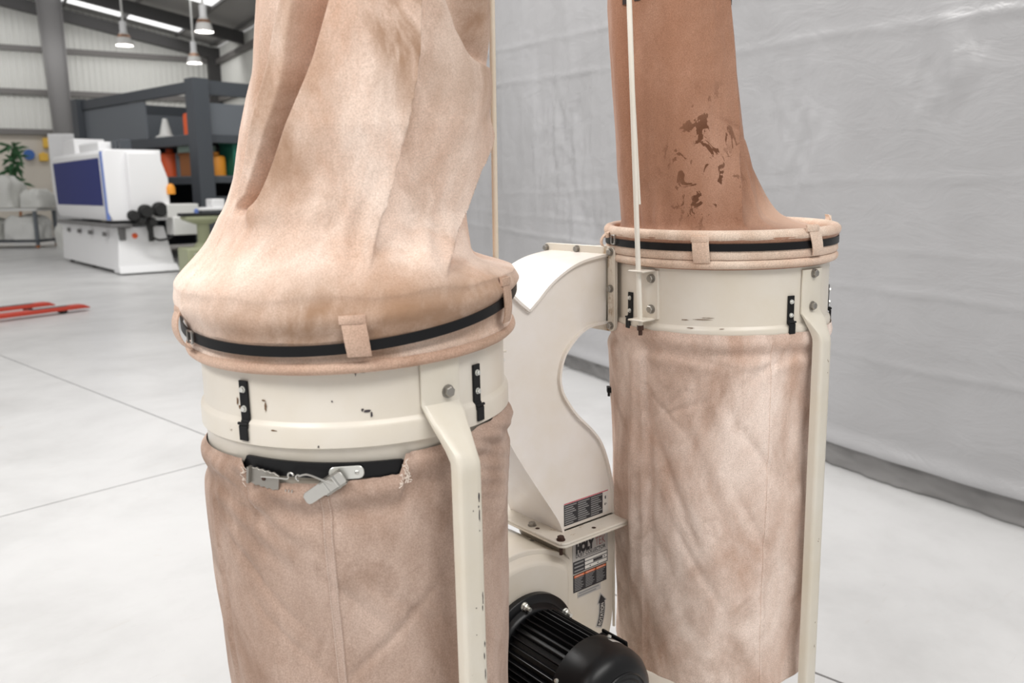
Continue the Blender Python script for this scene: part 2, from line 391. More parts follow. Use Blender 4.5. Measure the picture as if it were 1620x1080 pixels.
# ---- roof over the far part of the hall
ce = empty('ceiling', WP, (0,0,WA)); structure(ce, 'grey sheet roof on dark rafters and purlins with translucent daylight strips', 'ceiling')
def roofsheet(name, xa, xb, ya, yb, mat, dz=0.0, th=.05):
    b = MB(); q = [(xa,ya), (xb,ya), (xb,yb), (xa,yb)]
    b.add([(x, y, slope(x)+.22+dz+k) for k in (0, th) for x, y in q], [(3,2,1,0), (4,5,6,7), (0,1,5,4), (1,2,6,5), (2,3,7,6), (3,0,4,7)]); return b.build(name, mat, ce)
strips = [(-2.5, -.8), (-7.5, -5.8)]
roofsheet('roof_sheet', -9, 5.4, -.8, 0, M['roof']); roofsheet('roof_sheet', -9, 5.4, -5.8, -2.5, M['roof']); roofsheet('roof_sheet', -9, 5.4, -16, -7.5, M['roof'])
for ya, yb in strips:
    for xa, xb in ((-9, 2.0), (2.2, 3.9)): roofsheet('daylight_strip', xa, xb, ya, yb, M['skylight'], 0, .01)
    roofsheet('roof_sheet', 2.0, 2.2, ya, yb, M['roof']); roofsheet('roof_sheet', 3.9, 5.4, ya, yb, M['roof'])
for x in (-8.7, -6.9, -5.1, -3.3, -1.5, .3, 2.1, 3.9, 5.1): 
    z = slope(x)+.22; box('purlin', x-.04, x+.04, -16, -.3, z-.09, z-.005, M['grey_steel'], ce)
for y in (-4.3, -11.5):
    b = MB(); b.prism([(-9, slope(-9)-.35), (5.2, slope(5.2)-.35), (5.2, slope(5.2)+.03), (-9, slope(-9)+.03)], y-.1, y+.1); b.build('rafter', M['dark_steel'], ce)
    b = MB(); b.tube([(2.2, y, slope(2.2)-.3), (3.4, y+2.5, slope(3.4)+.3)], .04, 8); b.build('fly_brace', M['dark_steel'], ce)

# ============================================================ PARTITION CURTAIN
CP = spline([(3.72,-1.6,0), (3.92,-.2,0), (4.12,.70,0), (4.25,1.15,0), (4.44,1.69,0), (5.42,4.06,0), (6.35,6.3,0), (7.15,8.2,0)], 40)
acc = [0]
for a, b_ in zip(CP, CP[1:]): acc.append(acc[-1]+(b_-a).length)
CL_ = acc[-1]
def cpos(s):
    for i in range(len(CP)-1):
        if s <= acc[i+1]: t = (s-acc[i])/(acc[i+1]-acc[i]); break
    p = CP[i].lerp(CP[i+1], t); d = (CP[i+1]-CP[i]).normalized(); return p, Vector((-d.y, d.x, 0))   # normal toward camera side
SHINE = [(3.75,1.78,.22,.36), (2.85,1.98,.17,.26), (4.5,1.55,.3,.3), (6.4,1.85,.45,.5), (5.9,1.15,.3,.3)]
def curtain_disp(s, z):
    d = .05*fbm(s*.5, 3.3, z*.18, 3)+.020*fbm(s*1.6+9, 1.2, z*.7, 4)
    amp = 0
    for (cs, cz, ws_, wz) in SHINE: amp += math.exp(-((s-cs)/ws_)**2-((z-cz)/wz)**2)
    d += amp*(.030*fbm(s*6, 7, z*2.2, 4)-.030*abs(fbm(s*7+z*1.5, 2, z*2.0, 3)))
    # shallow horizontal fold lines from storage
    for k, (zz, am, sl) in enumerate(((.98,.012,.03), (1.18,.007,.02), (1.52,.006,-.015), (2.22,.012,.05), (2.48,.010,.06), (.62,.007,0))):
        q = (z-zz-sl*(s-3)-.02*fbm(s*1.3, k, 0, 3))/.018
        d += am*math.exp(-q*q)*(.4+.9*abs(fbm(s*.9, k*3.1, 1, 3)))
    return d
ns, nzv = 600, 230
rows = []
HEM = .155
for j in range(nzv+1):
    z = HEM-.012+(4.3-HEM)*(j/nzv)**1.25; row = []
    for i in range(ns+1):
        s = CL_*i/ns*.9999; p, n = cpos(s)
        w = smooth01((z-.12)/.5); bul = .030*math.exp(-((z-HEM)/.05)**2)+.02*math.exp(-((z-.3)/.15)**2)*(.5+fbm(s*2.2, 4, 0, 3))
        q = p+n*(curtain_disp(s, z)*(.35+.65*w)+bul); row.append((q.x, q.y, z))
    rows.append(row)
cur = empty('partition_curtain', (5.0, 3.0, 0)); tag(cur, 'large grey vinyl partition curtain hanging behind the dust collector', 'curtain')
cinv = Matrix.Translation((-5.0,-3.0,0))
def cb(rows, name, mat, th):
    b = MB(); b.grid([[tuple(cinv @ Vector(p)) for p in r] for r in rows], closed=False); o = b.build(name, mat, cur, smooth=True, angle=60, fix=False)
    s = o.modifiers.new('solid', 'SOLIDIFY'); s.thickness = th; s.offset = -1; return o
cb(rows, 'curtain_sheet', M['vinyl'], .004)
rows = []
for j in range(15):
    z = .004+(HEM+.02)*j/14; row = []
    for i in range(ns+1):
        s = CL_*i/ns*.9999; p, n = cpos(s); q = p+n*(-.035+.03*(1-j/14)**2*0+.026*fbm(s*2.4, 11, z*5, 3)+.022*fbm(s*6, 3, z*9, 3)); row.append((q.x, q.y, z))
    rows.append(row)
cb(rows, 'curtain_skirt', M['vinyl_shaded'], .004)
b = MB(); b.tube([tuple(cinv @ Vector((*(cpos(CL_*i/30*.9999)[0].xy), 4.31))) for i in range(31)], .03, 8); b.build('curtain_rail', M['grey_steel'], cur)

# ============================================================ DUST COLLECTOR
TILT, RZ = rad(.9), rad(-9.2)
DC = empty('dust_collector', (1.386, 1.072, 0), (0, -TILT, RZ))
tag(DC, 'cream twin-drum dust collector with peach canvas filter bags and black motor', 'dust collector')
CN, CF = Vector((-.488, 0, 0)), Vector((.488, 0, 0))
def pol(c, r, a, z): return Vector((c.x+r*math.cos(rad(a)), c.y+r*math.sin(rad(a)), z))
# bolt prototypes -----------------------------------------------------------
def bolt_mesh(r, h, washer=True, dome=False):
    b = MB()
    if washer: b.lathe([(0,0), (r*1.22,0), (r*1.22,h*.22), (0,h*.22)], 16)
    hx = [(r*math.cos(PI/3*k), r*math.sin(PI/3*k)) for k in range(6)]
    z0 = h*.2
    b.add([(x, y, z0) for x, y in hx]+[(x, y, h*.85) for x, y in hx]+[(x*.82, y*.82, h) for x, y in hx],
          [tuple(range(5,-1,-1)), tuple(range(12,18))]+[(k, (k+1)%6, 6+(k+1)%6, 6+k) for k in range(6)]+[(6+k, 6+(k+1)%6, 12+(k+1)%6, 12+k) for k in range(6)])
    return b
_pb = {}
def bolt(kind, parent, o, n, up=(0,0,1), spin=0):
    spec = {'small': (.0042, .005, M['zinc']), 'big': (.0085, .009, M['dull_steel']), 'flange': (.0075, .009, M['dull_steel']), 'rust': (.0085, .010, M['rusty_bolt']), 'motor': (.0085, .010, M['zinc'])}[kind]
    mt = frame(o, n, up) @ Matrix.Rotation(spin, 4, 'Z')
    if kind not in _pb:
        ob = bolt_mesh(spec[0], spec[1]).build('bolt', spec[2], parent); ob.matrix_local = mt; _pb[kind] = ob; return ob
    return inst(_pb[kind], parent, mt)

# drums ---------------------------------------------------------------------
def drum(c, dz):
    b = MB(); R = .25; z = dz
    prof = [(R-.006,1.062+z), (R-.001,1.060+z), (R,1.064+z), (R,1.146+z), (R+.0015,1.148+z), (R+.0065,1.151+z), (R+.0065,1.178+z), (R+.005,1.183+z), (R+.0005,1.187+z), (R,1.189+z),
            (R,1.345+z), (R+.004,1.352+z), (R+.002,1.360+z), (R-.004,1.357+z), (R-.005,1.35+z), (R-.006,1.062+z)]
    b.lathe(prof, 128, Matrix.Translation(c)); return b.build('drum', M['cream'], DC, smooth=True, angle=50)
DN_ = drum(CN, -.004); DF_ = drum(CF, .012)
# scuffs on the near and far drum: little chips of missing paint
def chip(parent, c, a, z, w, h, mat, r=.2507, seed=0):
    rnd = random.Random(seed); b = MB(); n = 14; pts = []
    for k in range(n):
        t = 2*PI*k/n; rr = .55+.6*rnd.random(); pts.append((w*.5*rr*math.cos(t), h*.5*rr*math.sin(t)))
    vs = [pol(c, r, a+math.degrees(x/r), z+y) for x, y in pts]+[pol(c, r, a, z)]
    b.add(vs, [(k, (k+1)%n, n) for k in range(n)]); return b.build('paint_chip', mat, parent)
for a, z, w, h in ((-150.5,1.205,.004,.018), (-151,1.214,.008,.003), (-163,1.208,.004,.014), (-162,1.199,.006,.006), (-116,1.198,.012,.004), (-114.6,1.193,.004,.012), (-117.5,1.2,.004,.006), (-119,1.268-.012,.003,.012), (-117,1.255,.012,.002), (-147,1.172,.012,.003), (-132,1.150,.003,.004), (-127,1.215,.003,.003)):
    chip(DN_, CN, a, z, w, h, M['rust'] if a < -140 else M['dark_chip'], .2510 if z > 1.186 else .2570, seed=int(a*10)+int(z*999))
for a, z, w, h in ((-150,1.215,.05,.002), (-158,1.213,.02,.002), (-147,1.219,.03,.0015), (-155,1.197,.02,.0025), (-140,1.197,.012,.002)):
    chip(DF_, CF, a, z, w, h, M['rust'], .2515 if z > 1.2 else .257, seed=int(a*7)+int(z*999))

# clips ----------------------------------------------------------------------
def clip(c, a, z0, z1):
    b = MB(); w = .0165; R = .2505; n = Vector((math.cos(rad(a)), math.sin(rad(a)), 0)); t = Vector((-n.y, n.x, 0)); p = Vector((c.x, c.y, 0))
    prof = [(0, z1), (.0035, z1), (.0035, z0+.030), (.0050, z0+.028), (.0060, z0+.024), (.0098, z0+.022), (.0098, z0), (.0070, z0), (.0070, z0+.018), (0, z0+.022)]
    k = len(prof); vs = [p+n*(R+d)+t*(s*w/2)+UP*z for s in (-1,1) for d, z in prof]
    b.add(vs, [tuple(range(k)), tuple(range(2*k-1, k-1, -1))]+[(i, (i+1)%k, k+(i+1)%k, k+i) for i in range(k)])
    b.tube([p+n*(R+.0085)-t*.0095+UP*(z0+.0255), p+n*(R+.0085)+t*.0095+UP*(z0+.0255)], .0025, 8)
    o = b.build('bag_clip', M['black'], DC, bevel=.0008); tag(o, 'black bag clip')
    for z in (z1-.013, z1-.042): bolt('small', o, p+n*(R+.0033)+UP*z, n)
for a in (-159, -73, 14, 101): clip(CN, a, 1.152, 1.241)
for a in (168, -105, -50, 75): clip(CF, a, 1.180, 1.262)

# support legs ----------------------------------------------------------------
def leg(c, yb, sgn, plate_w, z_top, z_pl, z_sl, foot, name='support_leg', bolts=()):
    """U channel: plate against the drum, slanted out, then straight down. sgn -1 = camera side"""
    W, Dp = .040, .022; st = []
    R = .2512
    def sec(w, d, y_in, z, curve):       # section: list of (x, depth outwards)
        pts = []
        prof = [(-1,-1.0), (-1,-.35), (-.93,-.1), (-.78,0), (-.4,0), (0,0), (.4,0), (.78,0), (.93,-.1), (1,-.35), (1,-1.0)]
        th = .0035
        out = [(u*w/2, v*d) for u, v in prof]; inn = [(u*(w/2-th), (min(v*d, 0)-th) if abs(u) < .95 else v*d) for u, v in prof][::-1]
        for x, dd in out+inn:
            yy = (math.sqrt(max(R*R-x*x, 0)) if curve else y_in)+d+dd if not curve else math.sqrt(R*R-x*x)+.0045+dd
            pts.append((c.x+x, sgn*(yy), z))
        return pts
    rows = [sec(plate_w, .004, 0, z_top, True), sec(plate_w, .004, 0, z_pl+.012, True), sec(plate_w, .0045, 0, z_pl, True)]
    m = 5
    for k in range(1, m+1):
        t = k/m; e = smooth01(t)
        rows.append(sec(plate_w+(W-plate_w)*e, .005+(Dp-.005)*min(1, t*1.15), .2515+(yb-.2515)*t, z_pl+(z_sl-z_pl)*t, False))
    rows.append(sec(W, Dp, yb+.001, z_sl-.012, False))
    for k in range(1, 9): rows.append(sec(W, Dp, yb+.001, z_sl-.012+(foot-z_sl+.012)*k/8, False))
    b = MB(); b.grid(rows, closed=True); n = len(rows[0]); L = len(rows)
    b.add(rows[0], [tuple(range(n))]); b.add(rows[-1], [tuple(range(n))])
    o = b.build(name, M['cream_leg'], DC, smooth=True, angle=42)
    for z, dx in bolts: bolt('big', o, (c.x+dx, sgn*(math.sqrt(R*R-dx*dx)+.0045), z), (0, sgn, 0), spin=.3)
    return o
LN = leg(CN, .300, -1, .068, 1.300, 1.196, 1.118, .11, bolts=((1.212, .010),))
LF = leg(CF, .270, -1, .074, 1.315, 1.222, 1.166, .11, bolts=((1.306, -.002), (1.235, -.004)))
leg(CN, .30, 1, .068, 1.300, 1.196, 1.118, .11, bolts=((1.212, 0),)); leg(CF, .27, 1, .074, 1.315, 1.222, 1.166, .11, bolts=((1.306, 0), (1.235, 0)))
def legchip(o, x, z, w, h, yf, seed, mat=M['dark_chip']):
    rnd = random.Random(seed); n = 12; vs = []
    for k in range(n):
        t = 2*PI*k/n; rr = .55+.6*rnd.random(); vs.append((x+w*.5*rr*math.cos(t), yf, z+h*.5*rr*math.sin(t)))
    vs.append((x, yf, z)); b = MB(); b.add(vs, [(k, (k+1)%n, n) for k in range(n)]); b.build('paint_chip', mat, o)
for k, (x, z, w, h) in enumerate(((-.476,1.065,.003,.018), (-.476,1.036,.0022,.024), (-.477,1.050,.002,.005), (-.487,1.046,.002,.003), (-.4765,1.013,.0015,.004), (-.4745,.905,.0018,.02), (-.4755,.89,.0015,.012), (-.487,.893,.003,.003), (-.488,.85,.002,.002), (-.4735,.83,.002,.012), (-.475,.81,.002,.014), (-.4740,.78,.002,.02))):
    legchip(LN, x, z, w, h, -.3234, k)
for k, (x, z, w, h) in enumerate(((.497,1.115,.003,.003), (.494,1.118,.002,.004), (.496,1.09,.002,.004), (.49,.70,.004,.003), (.492,.705,.003,.003), (.493,.50,.003,.006), (.494,.44,.002,.01))):
    legchip(LF, x, z, w, h, -.2934, k+40, M['rust'])

# base frame + castors (below the frame of the picture) -----------------------
b = MB(); b.box(-.56, .56, -.36, .36, .085, .115); bf = b.build('base_plate', M['cream'], DC, bevel=.006)
for x in (-.48, .48):
    for y in (-.29, .29):
        zf = -x*math.tan(TILT); b = MB(); b.tube([(x-.012, y, zf+.036), (x+.012, y, zf+.036)], .0358, 20); b.box(x-.018, x+.018, y-.03, y+.03, zf+.06, .086)
        b.build('castor', M['rubber'], DC)

# collection bags (lower) -------------------------------------------------------
def low_bag(c, ztop, rfun, zbot, mat, name='collection_bag'):
    rows = []; nT, nZ = 300, 190
    for j in range(nZ+1):
        v = j/nZ; row = []
        for k in range(nT):
            a = 360*k/nT-180; zt = ztop(a); z = zt+(zbot-zt)*v; r = rfun(a, z, zt-z); row.append(tuple(pol(c, r, a, z)))
        rows.append(row)
    for q, dz in ((.9, .012), (.6, .018), (.25, .020), (.02, .020)):
        rows.append([tuple(Vector((c.x+(p[0]-c.x)*q, c.y+(p[1]-c.y)*q, zbot-dz))) for p in rows[nZ]])
    b = MB(); b.grid(rows); o = b.build(name, mat, DC, smooth=True, angle=70)
    return o
def near_low_top(a):
    t = 1.128+.012*math.cos(rad(a+40))+.007*math.exp(-((a+58)/20)**2)
    cut = smooth01((a+160.5)/2.5)*smooth01((-104.5-a)/2.0)
    return t-.031*cut+.0022*fbm(a*.35, 2, 0, 3)*cut-.004*(1-cut)*math.exp(-((a+95)/14)**2)
def near_low_r(a, z, d):
    r = .2585+.0045*smooth01(d/.012)*math.exp(-((d-.020)/.016)**2)          # strap channel bulge
    r += -.006*math.exp(-((d-.050)/.016)**2)+.003*math.exp(-((a+68)/26)**2)*math.exp(-(d/.06)**2)
    r -= .010*smooth01((d-.03)/.30)+.006*smooth01((d-.3)/.4)
    r -= .0065*math.exp(-(d/.007)**2)*(0 if -162 < a < -102 else 1)
    w = smooth01((d-.015)/.08)
    r += w*.007*fbm(a*.030+z*3.0+2, a*.006-z*.6, 4, 3)
    r += w*(.0060*fbm(a*.022+3, z*1.4, 1, 4)+.0030*fbm(a*.05, z*3.2+a*.02, 5, 4))
    # slanting tension folds to the right of the leg and under the strap
    g = math.exp(-((a+66)/22)**2)*math.exp(-(d/.12)**2); r += g*.0030*math.sin((z*1.0+(a+60)*.0016)*2*PI/.024)
    g = math.exp(-((a+160)/20)**2)*math.exp(-((d-.05)/.08)**2); r += g*.004*math.sin((z+(a+160)*.0022)*2*PI/.05)
    # diagonal creases near the bottom left and right
    for (a0, z0, sl, am, sg) in ((-160,.93,-.0042,.0045,.010), (-150,.84,-.004,.003,.008), (-112,.84,.004,.0045,.010), (-104,.88,-.0040,.003,.010), (-122,.90,-.004,.0025,.012)):
        e = z-z0-sl*(a-a0); r += -am*math.exp(-(e/sg)**2)*math.exp(-((a-a0)/16)**2)
    return max(r, .2525) if z > 1.045 else r
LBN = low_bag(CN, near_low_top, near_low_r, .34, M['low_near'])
def far_low_top(a): return 1.186+.004*math.cos(rad(a-90))+.0015*fbm(a*.1, 1, 3, 3)
def far_low_r(a, z, d):
    r = .2585+.004*math.exp(-((d-.020)/.014)**2)-.0045*math.exp(-((d-.046)/.012)**2)+.003*math.exp(-((d-.07)/.016)**2)
    r -= .006*smooth01((d-.05)/.3)+.006*smooth01((d-.5)/.3)
    w = smooth01((d-.02)/.08)
    r += w*.011*fbm(a*.030+z*3.0+5, a*.006-z*.6, 7, 3)
    r += w*(.0065*fbm(a*.020+7, z*1.2, 2, 4)+.0030*fbm(a*.05, z*2.6-a*.01, 8, 4))
    # vertical tension folds at the left edge
    for (a0, sl, am, sg, zc, zw) in ((172,8,.008,2.6,.85,.36), (165,10,-.008,3.0,.85,.40), (-178,-6,-.006,2.2,.8,.3), (152,0,.006,4,.7,.5)):
        r += am*math.exp(-(adiff(a, a0+sl*(z-.9))/sg)**2)*math.exp(-((z-zc)/zw)**2)*w
    for (a0, z0, sl, am, sg, wa) in ((-158,1.015,.0019,.0045,.007,13), (-168,1.00,-.004,.004,.008,8), (-163,1.03,.004,.0035,.008,9), (-118,.90,-.006,.005,.016,14), (-110,1.12,.0012,.005,.008,16), (-120,1.10,.003,.004,.010,10), (-150,1.125,-.001,.004,.009,18), (-118,.72,-.008,.004,.02,14), (-150,.65,-.007,.005,.02,14), (-160,.80,-.010,.005,.022,12)):
        e = z-z0-sl*(a-a0); r += -am*math.exp(-(e/sg)**2)*math.exp(-(adiff(a,a0)/wa)**2)
    return max(r, .2525) if z > 1.06 else r
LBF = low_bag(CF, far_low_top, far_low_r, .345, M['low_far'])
# seams on the lower bags
def seam(bag, c, a_of_z, z0, z1, rf, zt, width=.0145, mat=None, stitched=True):
    b = MB(); rows = []
    for k in range(91):
        z = z0+(z1-z0)*k/90; a = a_of_z(z); row = []
        for i, u in enumerate((-1, -.98, -.6, -.25, .25, .6, .98, 1)):
            aa = a+math.degrees(u*width/2/.25); h = (-.001, .0012, .0014, .0009, .0009, .0014, .0012, -.001)[i]
            row.append(tuple(pol(c, rf(aa, z, zt(aa)-z)+h, aa, z)))
        rows.append(row)
    b.grid(rows, closed=False); o = b.build('seam_strip', mat or M['seam'], bag, smooth=True, angle=70, fix=False)
    if not stitched: return
    b = MB()
    for side in (-.72, .72):
        z = z0-.004
        while z > z1:
            a = a_of_z(z)+math.degrees(side*width/2/.25); p = [pol(c, rf(a, zz, zt(a)-zz)+.0016, a, zz) for zz in (z, z-.0032)]
            b.tube(p, .0006, 5); z -= .0046
    b.build('stitching', M['stitch'], bag)
seam(LBN, CN, lambda z: -130.9+(1.09-z)*3.0, 1.078, .35, near_low_r, near_low_top)
seam(LBF, CF, lambda z: -115.0, 1.165, .36, far_low_r, far_low_top, .009, M['low_far'], False)

# clamp strap with over-centre latch on the near lower bag -----------------------
b = MB(); rows = []
for k in range(141):
    a = -180+360*k/140; op = smooth01((a+163)/4)*smooth01((-102-a)/4); za = 1.1135*op+1.1000*(1-op)-.0055*((a+130)/25.0)*.55*op
    rows.append([tuple(pol(CN, r, a, za+h)) for r, h in ((.2505,-.0115), (.2518+.0036*op,-.0115), (.2518+.0036*op,.0115), (.2505,.0115))])
b.grid(rows); CS = b.build('clamp_strap', M['strap'], DC, smooth=True, angle=30); tag(CS, 'black steel clamp strap with over-centre latch')
# strap runs on under the cloth, so it is kept flush elsewhere
def tf(a, z, lift=0.0, r=.2555, c=CN):
    n = (math.cos(rad(a)), math.sin(rad(a)), 0); return frame(pol(c, r+lift, a, z), n)
def plate(name, parent, mt, outline, th, mat, bev=.0006, holes=None):
    b = MB(); n = len(outline); b.add([mt @ Vector((x, y, z)) for z in (0, th) for x, y in outline], [tuple(range(n-1,-1,-1)), tuple(range(n, 2*n))]+[(k, (k+1)%n, n+(k+1)%n, n+k) for k in range(n)])
    return b.build(name, mat, parent, bevel=bev, seg=1)
def rrect(w, h, r, n=4):
    pts = []
    for cx, cy, a0 in ((w/2-r, h/2-r, 0), (-w/2+r, h/2-r, 90), (-w/2+r, -h/2+r, 180), (w/2-r, -h/2+r, 270)):
        for k in range(n+1): a = rad(a0+90*k/n); pts.append((cx+r*math.cos(a), cy+r*math.sin(a)))
    return pts
# toothed buckle plate
mt = tf(-151.2, 1.100, .004) @ Matrix.Rotation(rad(-8), 4, 'Z')
ol = [(-.026,.013)]; 
for k in range(9): ol += [(-.019+k*.005, .0115+(.0022 if k % 2 else 0))]
ol += [(.026,.010), (.026,-.011)]
for k in range(9): ol += [(.021-k*.005, -.0125-(.0022 if k % 2 else 0))]
ol += [(-.024,-.012)]
o = plate('latch_base', CS, mt, ol, .0035, M['dull_steel'])
b = MB(); b.lathe([(.0001,.0055), (.003,.005), (.0035,.0036), (.0035,.003)], 12, mt); b.build('latch_rivet', M['rusty_bolt'], CS, smooth=True)
b = MB(); b.box(-.027, -.023, -.012, .013, 0, .009, mt); b.build('latch_lip', M['dull_steel'], CS)
# wire bail
def wire(name, mt, pts, r=.0014, mat=M['steel']):
    b = MB(); b.tube([mt @ p for p in spline([Vector(q) for q in pts], 6)], r, 8); return b.build(name, mat, CS, smooth=True)
mw = tf(-140, 1.113, .008)
def curl(x, y, r, a0, a1, n=9): return [(x+r*math.cos(rad(a0+(a1-a0)*k/n)), y+r*math.sin(rad(a0+(a1-a0)*k/n)), .002+.0006*k) for k in range(n+1)]
wire('latch_wire', mw, [(-.052,-.008,0), (-.030,-.008,.001), (-.012,-.009,.002)]+curl(-.003,-.004,.0055,200,20))
wire('latch_wire', mw, curl(.009,-.006,.005,250,60)+[(.022,.000,.005), (.040,-.005,.006), (.058,-.013,.005)])
# lever
ml = tf(-130.5, 1.092, .010) @ Matrix.Rotation(rad(33), 4, 'Z')
ol = [(-.034,-.004), (-.032,-.008), (-.028,-.0095), (-.006,-.0095), (.000,-.012), (.030,-.012), (.034,-.008), (.034,.006), (.030,.010), (0,.010), (-.028,.0095), (-.033,.006)]
plate('latch_lever', CS, ml, ol, .0025, M['steel'])
b = MB(); b.box(-.002, .032, .008, .0105, -.010, .004, ml); b.box(-.002, .032, -.0125, -.010, -.010, .004, ml); b.build('latch_cheek', M['dull_steel'], CS)
b = MB(); b.tube([ml @ Vector((.004,-.013,.001)), ml @ Vector((.004,.011,.001))], .002, 8); b.tube([ml @ Vector((.020,-.013,.001)), ml @ Vector((.020,.011,.001))], .0028, 8); b.build('latch_pin', M['steel'], CS)
# riveted end plate
mp = tf(-123.6, 1.1105, .001) @ Matrix.Rotation(rad(1), 4, 'Z')
plate('latch_end_plate', CS, mp, rrect(.050, .0195, .0085, 6), .002, M['zinc'])
for x in (-.017, .015):
    b = MB(); b.lathe([(.0001,.0045), (.002,.0041), (.0032,.003), (.0034,.0018)], 12, mp @ Matrix.Translation((x,0,0))); b.build('latch_rivet', M['steel'], CS, smooth=True)
# spring teeth below the buckle
b = MB()
for k in range(3): b.tube([tf(-143.8+k*1.1, 1.081, .006) @ Vector((0,0,0)), tf(-143.3+k*1.1, 1.087, .008) @ Vector((0,0,0))], .0009, 6)
b.build('latch_spring', M['steel'], CS)
# frayed cloth at both ends of the opening
b = MB(); rn = random.Random(3)
for a0, z0, cnt in ((-105.2,1.108,16), (-104.6,1.100,12), (-160.2,1.098,10), (-106.5,1.093,6)):
    for k in range(cnt):
        a = a0+rn.uniform(-.7,.7); z = z0+rn.uniform(-.012,.012); p = pol(CN, .2625, a, z)
        b.tube([p, p+Vector((rn.uniform(-.003,.003), -.003, rn.uniform(-.004,.004))), p+Vector((rn.uniform(-.005,.005), -.004, rn.uniform(-.007,.007)))], .0005, 4)
b.build('frayed_edge', M['fray'], LBN)['kind'] = 'stuff'

# filter bags (upper) ----------------------------------------------------------------
DIRN = Vector((math.cos(rad(-38)), math.sin(rad(-38)), 0)); DIRF = Vector((math.cos(rad(135)), math.sin(rad(135)), 0))
N_OFF = [(1.30,0), (1.47,0), (1.53,.017), (1.6,.034), (1.69,.050), (1.8,.060), (2.2,.06)]
N_RT = [(1.30,.205), (1.47,.200), (1.53,.200), (1.6,.203), (1.69,.193), (1.8,.186), (2.0,.18), (2.12,.15), (2.2,.09)]
P1 = [(1.466,-178), (1.514,-174), (1.585,-171), (1.654,-167), (1.742,-163), (1.8,-160), (2.1,-151)]
PS = [(1.462,-184), (1.485,-177), (1.504,-168), (1.575,-161), (1.654,-155), (1.742,-153), (1.8,-151), (2.1,-142)]
PL = [(1.43,-160), (1.473,-161), (1.534,-157), (1.605,-152), (1.664,-147), (1.742,-142), (1.8,-138), (2.1,-126)]
P2 = [(1.37,-118), (1.40,-113), (1.483,-105), (1.564,-104), (1.644,-102), (1.722,-101), (1.8,-101), (2.1,-101)]
P4 = [(1.381,-89), (1.43,-71), (1.473,-57), (1.534,-51), (1.595,-30), (1.65,-10)]
def near_tube_r(a, z):
    r = lerp_tab(N_RT, z)
    up1 = smooth01((z-1.455)/.03); up2 = smooth01((z-1.49)/.2)
    # narrow pleat at the left: a thin roll standing between a shallow groove and a deep pocket
    up3 = smooth01((z-1.47)/.06); d = adiff(a, lerp_tab(P1, z))
    r += up3*(.008*math.exp(-(d/2.2)**2)+.005*math.exp(-((d-5)/4.5)**2)-.012*math.exp(-((d+7)/4.5)**2))-.006*math.exp(-(adiff(a,-205)/30)**2)*smooth01((z-1.44)/.05)
    # pocket between pleat and front panel, ending in a rounded bottom
    pa, pb = lerp_tab(PS, z)-1.5, max(lerp_tab(PL, z), lerp_tab(PS, z)+3)+1.5; d = adiff(a, .5*(pa+pb)); wd_ = .5*(pb-pa)
    bot = 1.474+.018*(d/max(wd_, 1))**2
    r -= smooth01((z-bot)/.014)*(.055+.020*smooth01((z-1.50)/.1))*math.exp(-(d/wd_)**6)
    # front panel left edge
    d = adiff(a, lerp_tab(PL, z)); r += up1*.014*(math.exp(-d/22) if d > 0 else math.exp(d/1.5))
    # long front ridge: panel overlaps what lies to its right
    fd = smooth01((z-1.38)/.10); d = adiff(a, lerp_tab(P2, z)); r += fd*(.014*math.exp(d/24) if d <= 0 else (.014*math.exp(-d/1.2)-.036*(1-math.exp(-d/1.6))*math.exp(-d/26)))
    # right hand overlap
    f4 = smooth01((z-1.37)/.04)*(1-smooth01((z-1.58)/.06)); d = adiff(a, lerp_tab(P4, z))
    r += f4*(.016*math.exp(d/18) if d <= 0 else (.016*math.exp(-d/1.4)-.040*(1-math.exp(-d/1.6))*math.exp(-d/10)))
    # hollow at the upper right with a bulge under it
    ax = lerp_tab([(1.69,-42), (1.74,-56), (1.8,-66), (2.1,-75)], z)
    r -= .050*math.exp(-abs(adiff(a, ax)/15)**3)*smooth01((z-1.692)/.022)
    r += .010*math.exp(-(adiff(a,-46)/14)**2-((z-1.655)/.04)**2)
    # soft tension lines rising from the ring
    for (a0, z0, a1, z1, am, sg) in ((-121,1.37,-113,1.50,-.006,3.5), (-108,1.37,-86,1.47,-.008,4.5), (-86,1.37,-70,1.46,.008,4), (-150,1.37,-152,1.47,.005,5), (-134,1.37,-128,1.5,.004,5), (-97,1.37,-78,1.5,.006,4)):
        t = (z-z0)/(z1-z0); d = adiff(a, a0+(a1-a0)*t); r += am*math.exp(-(d/sg)**2)*smooth01(t*4+.4)*(1-smooth01((t-.5)/.9))
    r += .006*fbm(a*.018, z*2.2, 3, 4)+.0022*fbm(a*.05, z*6, 9, 3)
    # loose folds on the hidden side
    r += .012*math.sin(rad(a)*5+z*4)*smooth01((adiff(a,60)+70)/40)*smooth01((70-adiff(a,60))/40)*smooth01((z-1.42)/.1)
    return r
def near_zr(a): return 1.372+.008*math.cos(rad(a-37))+.007*fbm(math.cos(rad(a))*2.2, math.sin(rad(a))*2.2, 4, 3)
def near_pt(a, z):       # z above ring
    hem0 = 1.285+.017*math.cos(rad(a-37)); off = DIRN*lerp_tab(N_OFF, z)
    hh = lerp_tab([(-180,.052), (-150,.062), (-120,.060), (-95,.050), (-75,.026), (-45,.012), (-20,.012), (20,.03), (90,.05), (180,.052)], a)
    zr = near_zr(a)
    k = math.exp(-(max(0, z-zr)/(hh*1.12))**1.55)
    tp = off+Vector((math.cos(rad(a)), math.sin(rad(a)), 0))*near_tube_r(a, z)
    rp = Vector((math.cos(rad(a)), math.sin(rad(a)), 0))*(.277-.004*math.cos(rad(a+38)))
    p = tp.lerp(rp, k); return Vector((CN.x+p.x, CN.y+p.y, z))
def near_band_z(a): return 1.337+.045*math.cos(rad(a-37))-.0
